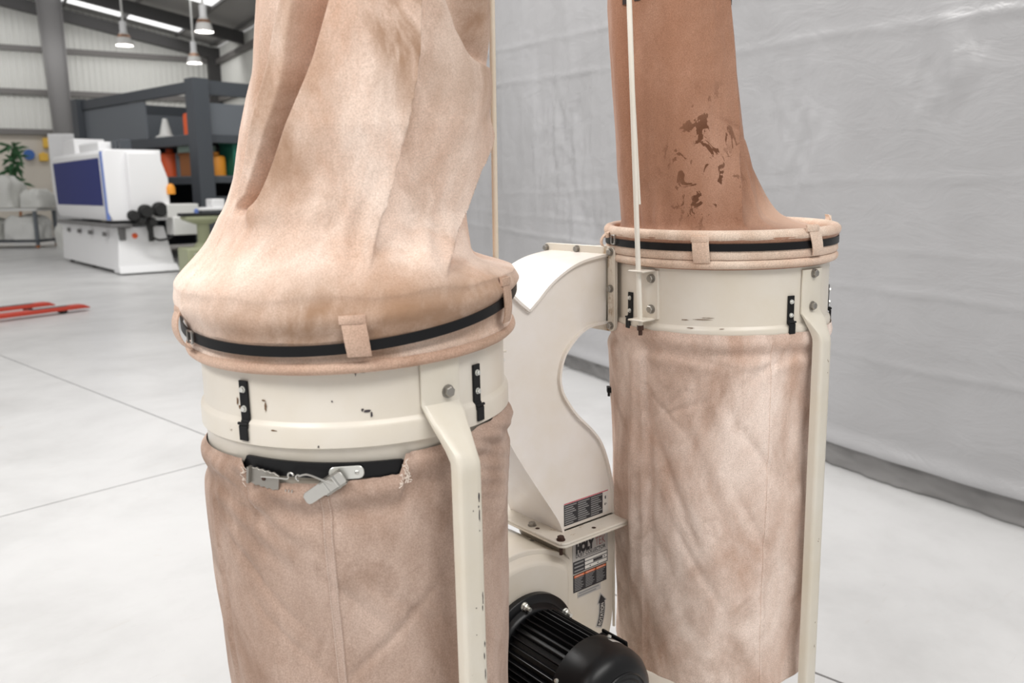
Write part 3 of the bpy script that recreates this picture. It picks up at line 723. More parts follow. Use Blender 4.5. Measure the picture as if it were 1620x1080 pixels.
nT = 760; rows = []
ring = [(0,.2535,0), (.004,.2620,0), (.010,.2655,0), (.016,.2640,0), (.020,.2605,0), (.028,.2640,0), (.036,.2700,0)]
for k, (u, r, _) in enumerate(ring):
    row = []
    for i in range(nT):
        a = 360*i/nT-180; h0 = 1.268+.009+.014*math.cos(rad(a-37)); bz = near_band_z(a); uu = u if u < .021 else .020+(u-.020)*max(1.0, (bz-h0)/.024)
        row.append(tuple(pol(CN, r+.0009*fbm(a*.12, u*40, 2, 3), a, h0+uu)))
    rows.append(row)
NS = 270
for j in range(1, NS+1):
    row = []
    for i in range(nT):
        a = 360*i/nT-180; h1 = 1.277+.014*math.cos(rad(a-37)); h1 = h1+.020+.016*max(1.0, (near_band_z(a)-h1)/.024); zr = near_zr(a)
        v = j/NS
        if v < .22:
            t = v/.22; z = h1+(zr-h1)*t; r = .2700+(.277-.004*math.cos(rad(a+38))-.2700)*smooth01(t)+.0075*math.sin(PI*t)**2+.0035*fbm(a*.03, z*9, 6, 3)*smooth01(t*3)
            row.append(tuple(pol(CN, r, a, z)))
        else:
            t = (v-.22)/.78; z = zr+(2.2-zr)*t**1.25; p = near_pt(a, z); q = .0035*fbm(a*.03, z*9, 6, 3)*max(0, 1-t*6); row.append((p.x+q*math.cos(rad(a)), p.y+q*math.sin(rad(a)), p.z))
    rows.append(row)
rows.append([tuple(Vector(p).lerp(Vector((CN.x+DIRN.x*.06, CN.y+DIRN.y*.06, 2.215)), .6)) for p in rows[-1]])
rows.append([tuple(Vector(p).lerp(Vector((CN.x+DIRN.x*.06, CN.y+DIRN.y*.06, 2.22)), .95)) for p in rows[-1]])
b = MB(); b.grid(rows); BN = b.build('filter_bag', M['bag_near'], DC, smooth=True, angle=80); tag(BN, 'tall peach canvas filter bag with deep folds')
# hem rope
b = MB(); rows = []
for i in range(160):
    a = 360*i/160; rows.append(tuple(pol(CN, .2625+.0008*fbm(a*.1,1,1,3), a, 1.2785+.014*math.cos(rad(a-37)))))
b.tube(rows, .0088, 12, closed=True); b.build('hem_rope', M['hem_near'], BN, smooth=True, angle=80)
def band(c, zf, rfun, a0, a1, h, name='band_clamp'):
    b = MB(); rows = []; n = 150
    for k in range(n+1):
        a = a0+(a1-a0)*k/n; z = zf(a); r = rfun(a, z); rows.append([tuple(pol(c, r+d, a, z+e)) for d, e in ((-.001,-h/2), (.0018,-h/2), (.0018,h/2), (-.001,h/2))])
    b.grid(rows); o = b.build(name, M['strap'], DC, smooth=True, angle=30); return o
def nbr(a, z): return .2735
BDN = band(CN, near_band_z, nbr, -180, 180, .0150); tag(BDN, 'black steel band cinching the near filter bag')
def loop(parent, c, a, z0, z1, r, w=.019, lean=0.0, mat=None, bulge=.006):
    """folded fabric belt loop over the band, box-stitched at its top"""
    mat = mat or M['hem_near']; ro = r; b = MB(); rows = []
    n = 14
    for k in range(n+1):
        t = k/n; z = z0+(z1-z0)*t; rr = ro+bulge*math.sin(PI*t)**.7; aa = a+lean*(t-.5); row = []
        for u, d in ((-1,0), (-1,.0022), (-.8,.003), (.8,.003), (1,.0022), (1,0)): row.append(tuple(pol(c, rr+d, aa+math.degrees(u*w/2/ro), z)))
        rows.append(row)
    b.grid(rows); m = len(rows[0]); b.add(rows[0], [tuple(range(m))]); b.add(rows[-1], [tuple(range(m))])
    # folded-over end
    zt = z1-.002
    rows = []
    for k in range(6):
        t = k/5; z = zt-.012*t; row = []
        for u, d in ((-1.08,0), (-1.08,.0045), (-.8,.0065), (.8,.0065), (1.08,.0045), (1.08,0)): row.append(tuple(pol(c, ro+bulge*.3+d+.001*math.sin(PI*t), a+lean*.5+math.degrees(u*w/2/ro), z)))
        rows.append(row)
    b.grid(rows); b.add(rows[0], [tuple(range(m))]); b.add(rows[-1], [tuple(range(m))])
    return b.build('strap_loop', mat, parent, smooth=True, angle=40)
loop(BN, CN, -118.2, 1.283, 1.344, .2750, .033, -1.6)
loop(BN, CN, -60.5, 1.298, 1.372, .2735, .028, -2)
loop(BN, CN, 176, 1.280, 1.345, .2740, .030, -3, bulge=.016); loop(BN, CN, 110, 1.30, 1.37, .2735); loop(BN, CN, 40, 1.345, 1.40, .2735)
# buckle at the left end of the near band
b = MB(); mk = tf(-178.5, near_band_z(-178.5), .002, .2745)
b.box(-.010, -.0075, -.010, .010, 0, .004, mk); b.box(.0075, .010, -.010, .010, 0, .004, mk); b.box(-.010, .010, .0075, .010, 0, .004, mk); b.box(-.010, .010, -.010, -.0075, 0, .004, mk)
b.build('buckle', M['steel'], BDN, bevel=.0008)

# far filter bag
F_OFF = [(1.38,.05), (1.43,.062), (1.53,.084), (1.6,.094), (1.75,.108), (1.9,.12), (2.2,.12)]
F_RT = [(1.38,.176), (1.43,.171), (1.53,.156), (1.6,.148), (1.75,.143), (1.9,.140), (2.05,.138), (2.14,.12), (2.2,.08)]
def far_tube_r(a, z):
    r = lerp_tab(F_RT, z)
    d = adiff(a, lerp_tab([(1.40,-108), (1.49,-97), (1.62,-83), (1.75,-80), (2.2,-78)], z)); r += .010*(math.exp(d/12) if d <= 0 else math.exp(-d/1.0))-(.034*(1-math.exp(-d/1.3))*math.exp(-d/15) if d > 0 else 0)
    d = adiff(a, 172); r += -.010*math.exp(-(d/5)**2)+.004*math.exp(-((d+14)/9)**2)
    d = adiff(a, -60); r += .006*math.exp(-(d/7)**2)*smooth01((1.66-z)/.1)
    d = adiff(a, -168+(z-1.42)*60); r += .007*math.exp(-(d/3)**2)*(1-smooth01((z-1.42)/.09))
    for (a0, a1, am, sg) in ((-88,-70,.008,3.0), (-74,-58,-.008,3.5), (-60,-48,.007,3.0)):
        t = (z-1.40)/.16; d = adiff(a, a0+(a1-a0)*t); r += am*math.exp(-(d/sg)**2)*(1-smooth01((t-.3)/.8))
    # short horizontal creases
    for (a0, z0, sl, am) in ((-92,1.625,-.0011,.004), (-66,1.60,.0004,.005), (-60,1.70,-.004,.004)):
        e = z-z0-sl*(a-a0); r -= am*math.exp(-(e/.005)**2)*math.exp(-((a-a0)/13)**2)
    r += .004*fbm(a*.02+4, z*2.0, 1, 4)+.0015*fbm(a*.06, z*6, 5, 3)
    r += .010*math.sin(rad(a)*6+z*3)*smooth01((adiff(a,40)+75)/40)*smooth01((75-adiff(a,40))/40)
    return r
def far_pt(a, z):
    off = DIRF*lerp_tab(F_OFF, z); u = Vector((math.cos(rad(a)), math.sin(rad(a)), 0))
    hh = lerp_tab([(-180,.006), (-120,.006), (-95,.008), (-70,.013), (-48,.022), (-20,.030), (30,.034), (80,.022), (110,.012), (150,.006), (180,.006)], a)
    k = math.exp(-(max(0, z-1.392)/hh)); tp = off+u*far_tube_r(a, z); rp = u*(.2505+.006*fbm(a*.05,3,3,3)*(1 if abs(a) < 90 else .2))
    p = tp.lerp(rp, k); return Vector((CF.x+p.x, CF.y+p.y, z))
rows = []
def far_wob(a): return .004*math.cos(rad(a-60))
for (r, z) in ((.2530,1.325), (.2610,1.328), (.2650,1.334), (.2640,1.343), (.2590,1.349), (.2600,1.356), (.2610,1.366), (.2625,1.378), (.2670,1.384), (.2705,1.392), (.2690,1.401), (.2640,1.406), (.2570,1.404), (.2520,1.396), (.2505,1.392)):
    rows.append([tuple(pol(CF, r+.0008*fbm(a*.1, z*30, 4, 3), a, z+far_wob(a))) for a in (360*i/nT-180 for i in range(nT))])
for j in range(1, 151):
    t = j/150; z = 1.392+(2.2-1.392)*t**1.6; rows.append([tuple(far_pt(a, z)+Vector((0,0,far_wob(a)*max(0,1-t*8)))) for a in (360*i/nT-180 for i in range(nT))])
rows.append([tuple(Vector(p).lerp(Vector((CF.x+DIRF.x*.12, CF.y+DIRF.y*.12, 2.22)), .95)) for p in rows[-1]])
b = MB(); b.grid(rows); BF = b.build('filter_bag', M['bag_far'], DC, smooth=True, angle=80); tag(BF, 'narrow reddish-brown stained canvas filter bag')
b = MB(); b.tube([tuple(pol(CF, .2590+.0008*fbm(a*.1,1,7,3), a, 1.396+far_wob(a))) for a in (360*i/160 for i in range(160))], .0128, 12, closed=True); b.build('hem_rope', M['hem_far'], BF, smooth=True, angle=80)
b = MB(); b.tube([tuple(pol(CF, .2580+.0008*fbm(a*.1,1,7,3), a, 1.3370+far_wob(a))) for a in (360*i/160 for i in range(160))], .0098, 12, closed=True); b.build('hem_rope', M['hem_far'], BF, smooth=True, angle=80)
b = MB(); rows = []
for (r, z) in ((.2630,1.347), (.2665,1.352), (.2655,1.362), (.2650,1.372)): rows.append([tuple(pol(CF, r+.0008*fbm(a*.1, z*30, 4, 3), a, z+far_wob(a))) for a in (360*i/200-180 for i in range(200))])
b.grid(rows); b.build('hem_sheet', M['hem_far'], BF, smooth=True, angle=80)
BDF = band(CF, lambda a: 1.3735+far_wob(a), lambda a, z: .2660, -180, 180, .0155); tag(BDF, 'black steel band cinching the far filter bag')
loop(BF, CF, -150.0, 1.338, 1.396, .2675, .034, -1.0, mat=M['hem_far']); loop(BF, CF, -95, 1.346, 1.412, .2675, .034, -5, mat=M['hem_far']); loop(BF, CF, -35, 1.36, 1.42, .267, .019, 6, mat=M['hem_far'])
loop(BF, CF, 150, 1.352, 1.396, .268, .016, 3, mat=M['hem_far'], bulge=.018); loop(BF, CF, 60, 1.345, 1.4, .267, mat=M['hem_far'])
b = MB(); mk = tf(158, 1.379, .002, .2675, CF)
b.box(-.010, -.0075, -.011, .011, 0, .005, mk); b.box(.0075, .010, -.011, .011, 0, .005, mk); b.box(-.010, .010, .0085, .011, 0, .005, mk); b.box(-.010, .010, -.011, -.0085, 0, .005, mk)
b.build('buckle', M['steel'], BDF, bevel=.0008)
# printed lettering on the far bag (only its lower edge is in the picture)
vs, fs = text_mesh('HOLYTEK', .092, .003, 'LEFT', 0, 1.0)
ta0, tz0 = -192, 1.8945
def on_far(x, y):
    z = tz0+y; a = ta0+math.degrees(x/.142); a = (a+180) % 360-180; u = Vector((math.cos(rad(a)), math.sin(rad(a)), 0)); return far_pt(a, z)+u*.0016
b = MB(); b.add([on_far(v.x, v.y) for v in vs], fs); b.build('printed_lettering', M['ink'], BF)

# hanger rods and brackets ---------------------------------------------------------
def rod(p0, p1, top, r, mat, name='hanger_rod'):
    b = MB(); P0, P1 = Vector(p0), Vector(p1); d = (P1-P0); pts = [P0+d*k/10 for k in range(11)]
    pts += [P1+Vector((0,0,.02)), P1.lerp(Vector(top), .3)+Vector((0,0,.035)), Vector(top)]
    b.tube(pts, r, 12); return b.build(name, mat, DC, smooth=True, angle=50)
rod((.203,-.013,1.196), (.203,.042,2.24), (.42,.09,2.24), .0058, M['white_rod'])
rod((.212,.000,1.46), (.204,.035,2.0), (.204,.039,2.2), .0034, M['white_rod'], 'stay_rod')
rod((-.203,-.022,1.19), (-.203,-.040,2.24), (-.42,-.03,2.24), .0055, M['brass_rod'])
def bracket(c, ang, zc, h, name='rod_bracket'):
    n = Vector((math.cos(rad(ang)), math.sin(rad(ang)), 0)); t = Vector((-n.y, n.x, 0)); p = c+n*.2505
    mt = Matrix((t, UP, n)).transposed().to_4x4(); mt = Matrix.Translation(p+UP*zc) @ mt      # x=tangent, y=up, z=outward
    b = MB(); b.box(-.024, .026, -h/2, h/2, -.004, .004, mt)
    for s in (-1, 1): b.box(-.024, .018, s*h/2-.002, s*h/2+.002, 0, .046, mt)
    o = b.build(name, M['cream'], DC, bevel=.0015)
    for y in (h/2-.018, -h/2+.022): bolt('big', o, mt @ Vector((.008, y, .004)), n)
    return o
bracket(CF, 182, 1.263, .108); bracket(CN, -3, 1.255, .108)
b = MB(); b.tube([(.203,-.0135,1.187), (.203,-.0131,1.198)], .0075, 6); b.tube([(.203,-.0137,1.176), (.203,-.013,1.19)], .0045, 8); b.build('rod_nut', M['rusty_bolt'], DC)
# small black hook at the left of the far lower bag
b = MB(); mk = tf(139, 1.005, .0, .262, CF); b.box(-.010, .012, -.006, .007, -.02, .004, mk); b.box(-.004, .001, -.018, -.005, -.004, .002, mk); b.build('strap_hook', M['black'], DC, bevel=.001)

# branch duct -------------------------------------------------------------------------
YF, YB = .126, .312
arch = [(0,1.239), (.026,1.259), (.063,1.290), (.111,1.317), (.159,1.333), (.215,1.341), (.240,1.342)]
low = [(.240,1.185), (.188,1.183), (.155,1.172), (.128,1.153), (.106,1.131), (.094,1.108), (.087,1.079), (.089,1.055), (.100,1.028), (.135,.981), (.186,.932), (.215,.895), (.236,.845), (.251,.79), (.259,.745), (.260,.705)]
left = [(.090,.705), (.078,.735), (.057,.769), (.016,.830), (-.029,.899), (-.062,.955), (-.082,1.010), (-.088,1.06), (-.094,1.108), (-.106,1.131), (-.128,1.153), (-.155,1.172), (-.188,1.183), (-.240,1.185)]
def sp2(pts, per=5): return [(p.x, p.z) for p in spline([Vector((x, 0, z)) for x, z in pts], per)]
A_ = sp2(arch); L_ = sp2(low); LF_ = sp2(left); AL = [(-x, z) for x, z in A_][::-1]
out = A_+L_+LF_+AL[:-1]
# clean duplicates
o2 = []
for p in out:
    if not o2 or (abs(p[0]-o2[-1][0])+abs(p[1]-o2[-1][1])) > 1e-4: o2.append(p)
b = MB()
b.prism(o2, YF+.0035, YF+.0065); b.prism(o2, YB-.0065, YB-.0035)
def strip(pts, y0, y1, off, th):     # sheet wrapped along a curve, offset outwards (left of travel direction)
    n = len(pts); nor = []
    for i in range(n):
        dx = pts[min(i+1,n-1)][0]-pts[max(i-1,0)][0]; dz = pts[min(i+1,n-1)][1]-pts[max(i-1,0)][1]; l = math.hypot(dx, dz); nor.append((-dz/l, dx/l))
    rows = []
    for (x, z), (nx, nz_) in zip(pts, nor):
        a = (x+nx*off, z+nz_*off); c = (x+nx*(off-th), z+nz_*(off-th))
        rows.append([(a[0], y0, a[1]), (a[0], y1, a[1]), (c[0], y1, c[1]), (c[0], y0, c[1])])
    b.grid(rows); b.add(rows[0], [(0,1,2,3)]); b.add(rows[-1], [(0,1,2,3)])
for pts in (A_, L_, LF_, AL): strip(pts, YF-.0055, YB+.0055, .0030, .0058)
BD = b.build('branch_duct', M['cream_duct'], DC, smooth=True, angle=30)
def rect_frame(name, parent, mat, axis, pos, th, a0, a1, b0, b1, ha0, ha1, hb0, hb1, rc=.008, bev=.0015):
    """flat frame with an opening. axis 'x': a=y,b=z ; axis 'z': a=x,b=y"""
    def rr(x0, x1, y0, y1, r):
        return [((x0+x1)/2+x, (y0+y1)/2+y) for x, y in rrect(x1-x0, y1-y0, r, 4)]
    o, i = rr(a0, a1, b0, b1, rc), rr(ha0, ha1, hb0, hb1, .003); n = len(o)
    def P(u, v, w): return (w, u, v) if axis == 'x' else (u, v, w)
    B = MB(); vs = [P(u, v, pos) for u, v in o]+[P(u, v, pos) for u, v in i]+[P(u, v, pos+th) for u, v in o]+[P(u, v, pos+th) for u, v in i]; fs = []
    for k in range(n):
        j = (k+1) % n; fs += [(k, j, n+j, n+k), (2*n+k, 3*n+k, 3*n+j, 2*n+j), (k, 2*n+k, 2*n+j, j), (n+k, n+j, 3*n+j, 3*n+k)]
    B.add(vs, fs); return B.build(name, mat, parent, bevel=bev, seg=2)
for s in (1, -1):
    x = .2385*s
    fr = rect_frame('duct_flange', BD, M['cream_flange'], 'x', x if s > 0 else x-.005, .005, .100, .348, 1.164, 1.362, YF-.003, YB+.003, 1.183, 1.344, .014)
    f2 = rect_frame('inlet_flange', DF_ if s > 0 else DN_, M['cream'], 'x', (x+.0055) if s > 0 else x-.0105, .005, .100, .348, 1.164, 1.362, YF-.003, YB+.003, 1.183, 1.344, .014)
    xs = (x+.011) if s > 0 else (x-.011)
    B = MB(); xe = (.46 if s > 0 else -.46)
    for (y0, y1, z0, z1) in ((YF-.002, YF+.002, 1.180, 1.347), (YB-.002, YB+.002, 1.180, 1.347), (YF, YB, 1.180, 1.184), (YF, YB, 1.343, 1.347)):
        B.box(min(xs, xe if y0 > .2 or z1-z0 < .01 else CF.x*s-s*.21), max(xs, xe if y0 > .2 or z1-z0 < .01 else CF.x*s-s*.21), y0, y1, z0, z1)
    B.build('inlet_stub', M['cream'], DF_ if s > 0 else DN_)
    xb = x if s > 0 else x
    for y, z in ((.336,1.350), (.225,1.352), (.113,1.350), (.113,1.265), (.113,1.178), (.225,1.173), (.336,1.178), (.336,1.265)):
        bolt('flange', BD, (xb, y, z), (-s, 0, 0), spin=y*20)
# rust run where the duct meets its flange
b = MB(); rn = random.Random(5); 
# blower outlet flange
bfz = .6985
fr = rect_frame('duct_flange', BD, M['cream_base_flange'], 'z', bfz, .006, .040, .282, .070, .352, .088, .262, YF-.002, YB+.002, .016)
# fan housing --------------------------------------------------------------------------
SC_ = (-.03, .46)
vol = []
for k in range(61):
    ph = 52+(360-52)*k/60; t = k/60; r = .222+.068*t; vol.append((SC_[0]+r*math.cos(rad(ph)), SC_[1]+r*math.sin(rad(ph))))
outl = [(.100,.692), (.100,.648)]+vol+[(.2610,.52), (.2615,.60), (.2615,.692)]
b = MB(); b.prism(outl, YF, YB-.01); FH = b.build('fan_housing', M['cream'], DC, bevel=.005, seg=3); tag(FH, 'cream scroll fan housing')
inset = []
for x, z in vol+[(.10,.30), (.108,.42), (.112,.60)]:
    dx, dz = x-SC_[0], z-SC_[1]; l = math.hypot(dx, dz); q = max(.02, l-.012); x2, z2 = SC_[0]+dx/l*q, SC_[1]+dz/l*q
    if x2 <= .113: inset.append((x2, z2))
b = MB(); n = len(inset); sh = [(SC_[0]+(x-SC_[0])*.93, SC_[1]+(z-SC_[1])*.93) for x, z in inset]
b.add([(x, YF-.0005, z) for x, z in inset]+[(x, YF-.019, z) for x, z in sh], [tuple(range(n, 2*n))]+[(k, (k+1)%n, n+(k+1)%n, n+k) for k in range(n)]); b.build('scroll_cover', M['cream'], FH, bevel=.006, seg=3)
rect_frame('outlet_flange', FH, M['cream'], 'z', bfz-.0065, .006, .040, .282, .070, .352, .10, .25, YF+.01, YB-.01, .016)
for x, y in ((.055,.092), (.266,.096), (.053,.330), (.266,.330)):
    bolt('rust', FH, (x, y, bfz+.006), (0,0,1), (0,1,0)); B = MB(); B.tube([(x, y, bfz-.030), (x, y, bfz-.004)], .0042, 8); B.build('bolt_shank', M['rusty_bolt'], FH)
for x, y in ((.058,.178), (.160,.092), (.160,.338)):
    B = MB(); B.lathe([(.0001,.0003), (.0055,.0003)], 12, Matrix.Translation((x, y, bfz+.006))); B.build('bolt_hole', M['rusty_bolt'], FH)
bolt('big', FH, (.060,.200,bfz+.006), (0,0,1), (0,1,0))
# brace bar from the housing towards the near drum
b = MB(); b.tube([(.045,.205,.652), (.010,.21,.642), (-.02,.215,.640), (-.16,.23,.640)], .007, 10); b.box(.020,.060,.198,.215,.640,.668); o = b.build('brace_bar', M['cream'], FH, smooth=True, angle=40)
bolt('flange', FH, (.030,.196,.652), (-.5,-1,0)); bolt('flange', FH, (.052,.196,.664), (-.5,-1,0))
# front edge lip of the neck
b = MB(); b.box(.2595, .2640, YF-.003, YF+.003, .40, .69); b.build('neck_lip', M['cream'], FH, bevel=.001)

# stickers (flat print) --------------------------------------------------------------------
def sticker(name, parent, o, ex, ez, w, h, rects, texts, mats, thick=.0006):
    """o: lower-left corner on the surface, ex/ez unit vectors of the face"""
    o, ex, ez = Vector(o), Vector(ex), Vector(ez); n = ex.cross(ez).normalized(); b = MB()
    def P(u, v, d): return o+ex*u+ez*v+n*d
    b.cur = 0
    b.add([P(u, v, d) for d in (0, thick) for u, v in ((0,0), (w,0), (w,h), (0,h))], [(3,2,1,0), (4,5,6,7), (0,1,5,4), (1,2,6,5), (2,3,7,6), (3,0,4,7)])
    for k, (mi, u0, u1, v0, v1) in enumerate(rects):
        b.cur = mi; d = thick+.00012*(1+k*.02); b.add([P(u0,v0,d), P(u1,v0,d), P(u1,v1,d), P(u0,v1,d)], [(0,1,2,3)])
    for (mi, s, u, v, size, wd_, off, al) in texts:
        vs, fs = text_mesh(s, size, off, al)
        if wd_:
            xs = [p.x for p in vs]; k = wd_/(max(xs)-min(xs)); vs = [Vector(((p.x-min(xs))*k, p.y, 0)) for p in vs]
        b.cur = mi; b.add([P(u+p.x, v+p.y, thick+.0004) for p in vs], fs)
    return b.build(name, mats, parent, fix=False)
LM = [M['lab_grey'], M['lab_black'], M['lab_white'], M['lab_red'], M['lab_orange'], M['lab_line'], M['lab_pink']]
EX, EZ = (1,0,0), (0,0,1)
# name plate
R_ = [(0, .002,.117,.034,.090), (1, .001,.117,.001,.032), (2, .040,.115,.0235,.0300), (2, .040,.115,.0135,.0215), (2, .040,.115,.0030,.0115), (1, .068,.100,.0142,.0208)]
R_ += [(5, .005,.036,.0240,.0280), (5, .005,.036,.0145,.0185), (5, .005,.036,.0050,.0090)]
R_ += [(1, .056,.060,.0058,.0084), (1, .082,.086,.0058,.0084), (1, .104,.108,.0160,.0190), (1, .024,.096,.0362,.0374)]
sticker('name_plate', FH, (.1215, YF-.0004, .584), EX, EZ, .1185, .092, R_,
    [(1, 'HOLY', .010, .0530, .0310, .062, .0030, 'LEFT'), (3, 'TEK', .075, .0530, .0310, .034, -.0004, 'LEFT'), (1, 'DUST COLLECTOR', .010, .0400, .0130, .100, .0003, 'LEFT')], LM)
# warning sticker: three columns with orange heads
R_ = []
for k in range(3):
    u0 = .003+.0365*k; R_ += [(4, u0, u0+.034, .0375, .0435)]
    for q in range(8): R_ += [(5, u0+.001, u0+.031-(q*7 % 5)*.002, .0335-q*.0042, .0353-q*.0042)]
sticker('warning_sticker', FH, (.1230, YF-.0004, .5365), EX, EZ, .112, .0455, R_,
    [(2, 'WARNING', .006+.0365*k, .0388, .0050, .026, 0, 'LEFT') for k in range(3)], [M['lab_black']]+LM[1:])
sticker('serial_sticker', FH, (.1370, YF-.0004, .5185), EX, EZ, .078, .0165, [(5, .004,.072,.0095,.0140), (5, .002,.062,.003,.0073)], [], LM)
# curved rotation arrow
b = MB(); ac, ar = Vector((.100, 0, .470)), .120
def arc(r0, r1, a0, a1, d, n=14):
    rows = []
    for k in range(n+1):
        a = rad(a0+(a1-a0)*k/n); rows.append([(ac.x+r*math.cos(a), YF-d, ac.z+r*math.sin(a)) for r in (r0, r1)])
    b.grid(rows, closed=False)
b.cur = 0; arc(ar-.0115, ar+.0115, -27, 5, .0006)
def PA(r, a, d): return (ac.x+r*math.cos(rad(a)), YF-d, ac.z+r*math.sin(rad(a)))
b.add([PA(ar-.0175, 5, .0006), PA(ar+.0175, 5, .0006), PA(ar, 19, .0006)], [(0,1,2)])
b.cur = 1; arc(ar-.0085, ar+.0085, -25, 6, .0010); b.add([PA(ar-.0130, 6, .0010), PA(ar+.0130, 6, .0010), PA(ar, 16, .0010)], [(0,1,2)])
b.cur = 2; vs, fs = text_mesh('ROTATION', .0150, .0002, 'LEFT'); mx = max(p.x for p in vs)
b.add([PA(ar+.0052-p.y, -24+28*p.x/mx, .0013) for p in vs], fs)
b.build('rotation_arrow', LM, FH, fix=False)
# caution sticker on the duct
R_ = [(2, 0,.147,.053,.057), (6, .001,.146,.0530,.0555), (1, 0,.1275,0,.0525)]
for k in range(3):
    for q in range(9): R_ += [(5, .003+.0425*k, .041+.0425*k-(q*5 % 7)*.0022, .0465-q*.0054, .0492-q*.0054)]
R_ += [(1, .135,.139,.034,.042), (1, .134,.137,.018,.024), (1, .139,.141,.020,.023)]
sticker('caution_sticker', BD, (.0985, YF+.0034, .713), EX, EZ, .147, .057, R_, [], [M['lab_white']]+LM[1:])
# white bolt head on the duct front
b = MB(); b.lathe([(.0001,.004), (.003,.0035), (.0038,.0015), (.0038,0)], 12, frame((-.07,YF+.0034,1.14), (0,-1,0))); b.build('rivet', M['lab_white'], BD, smooth=True)

# motor ------------------------------------------------------------------------------------
MC = Vector((-.042, 0, .468))
MX = frame((MC.x, 0, MC.z), (0,-1,0), (0,0,1))        # local z = -y (towards the viewer), y = up
b = MB(); b.lathe([(.0001,-.106), (.128,-.106), (.131,-.103), (.131,-.090), (.128,-.087), (.112,-.085), (.108,-.078), (.104,-.072), (.099,-.070), (.090,-.070), (.090,.112), (.0001,.112)], 64, MX)
MO = b.build('motor', M['motor'], DC, smooth=True, angle=40); tag(MO, 'black finned electric motor')
for a in (100, 170, 30, -40, -110, 135+180):
    u = MX @ Vector((.117*math.cos(rad(a)), .117*math.sin(rad(a)), -.0865)); bolt('motor', MO, u, (0,-1,0), spin=.2)
    B = MB(); B.tube([u, u+Vector((0,-.022,0))], .0048, 8); B.build('stud', M['zinc'], MO)
fin0 = None
for k in range(40):
    a = 9*k
    mt = Matrix.Translation((0,0,0)) @ MX @ Matrix.Rotation(rad(a), 4, 'Z')
    if fin0 is None:
        B = MB(); B.add([(.088,-.0028,-.071), (.1035,-.0012,-.066), (.1045,0,-.066), (.1035,.0012,-.066), (.088,.0028,-.071), (.088,-.0028,.110), (.1035,-.0012,.108), (.1045,0,.108), (.1035,.0012,.108), (.088,.0028,.110)],
              [(0,1,2,3,4), (9,8,7,6,5), (0,5,6,1), (1,6,7,2), (2,7,8,3), (3,8,9,4)])
        fin0 = B.build('fin', M['motor'], MO, fix=True); fin0.matrix_local = mt
    else: inst(fin0, MO, mt)
b = MB(); b.lathe([(.1055,.092), (.1085,.092), (.1090,.098), (.1090,.150), (.1060,.166), (.097,.180), (.083,.190), (.064,.196), (.045,.198), (.040,.196), (.038,.190), (.0001,.190)], 64, MX)
FC = b.build('fan_cover', M['motor'], MO, smooth=True, angle=35)
for q in range(3):
    B = MB(); B.lathe([(.046+q*.011,.1985-q*.0015), (.048+q*.011,.2000-q*.0015), (.050+q*.011,.1983-q*.0017)], 48, MX); B.build('grille_ring', M['motor'], MO, smooth=True)
for a in (60, 150, 240, 330):
    u = MX @ Vector((.1092*math.cos(rad(a)), .1092*math.sin(rad(a)), .104)); n = (MX.to_3x3() @ Vector((math.cos(rad(a)), math.sin(rad(a)), 0))); bolt('small', MO, u, n, (0,1,0))
# terminal box on the right flank
tb = MX @ Matrix.Rotation(rad(6), 4, 'Z')
b = MB(); b.box(.085, .128, -.032, .032, .014, .084, tb); TB = b.build('terminal_box', M['motor'], MO, bevel=.004)
b = MB(); b.box(.1282, .1350, -.035, .035, .010, .088, tb); b.build('terminal_box_lid', M['motor'], MO, bevel=.004)
b = MB(); b.tube([tb @ Vector((.108,.031,.05)), tb @ Vector((.108,.042,.05))], .009, 12); b.build('cable_gland', M['black'], MO)
b = MB(); b.add([tuple(MX @ Vector((.1094*math.cos(rad(a)), .1094*math.sin(rad(a)), z))) for z in (.118,.132) for a in (52,58,64,70)], [(0,1,5,4), (1,2,6,5), (2,3,7,6)]); b.build('motor_label', M['lab_grey'], MO)

# ============================================================ BACKGROUND THINGS
# ---- edge banding machine
EA = rad(-9); EM = empty('edge_banding_machine', (6.866, 15.906, 0), (0,0,EA)); tag(EM, 'white edge banding machine with a dark blue window, in front of the rack', 'machine')
# local: x to the right (0..1.0), y along the machine (0..4.4)
def eb(name, *a, mat='white', bevel=.02): return box(name, *a, M[mat], EM, bevel)
for x in (.08, .85):
    for y in (.15, 2.2, 4.2): eb('foot', x, x+.08, y, y+.08, 0, .07, mat='rubber', bevel=0)
b = MB(); b.add([(-.02,.0,.07), (1.02,.0,.07), (1.02,4.4,.07), (-.02,4.4,.07), (.10,.20,.86), (.92,.20,.86), (.92,4.4,.86), (.02,4.4,.86)], [(3,2,1,0), (4,5,6,7), (0,1,5,4), (1,2,6,5), (2,3,7,6), (3,0,4,7)]); b.build('base_cabinet', M['white'], EM, bevel=.015)
b = MB(); b.add([(-.02,-.14,.03), (1.06,-.14,.03), (1.04,.02,.16), (.0,.02,.16), (-.02,.3,.03), (1.06,.3,.03), (1.04,.3,.16), (0,.3,.16)], [(0,1,2,3), (7,6,5,4), (0,4,5,1), (3,2,6,7), (0,3,7,4), (1,5,6,2)]); b.build('plinth', M['white'], EM, bevel=.01)
eb('feed_table', -.08, .30, -.0, 4.4, .87, .93, mat='grey_steel', bevel=.01)
hd = [(.02,.95), (.90,.95), (.90,2.30), (-.08,2.30), (-.13,2.05)]
b = MB(); b.prism([(x, z) for x, z in [(.0,.98), (.95,.98), (.95,2.28), (-.03,2.28), (-.08,2.22), (-.06,1.15)]], .15, 4.4); b.build('sound_hood', M['white'], EM, bevel=.02)
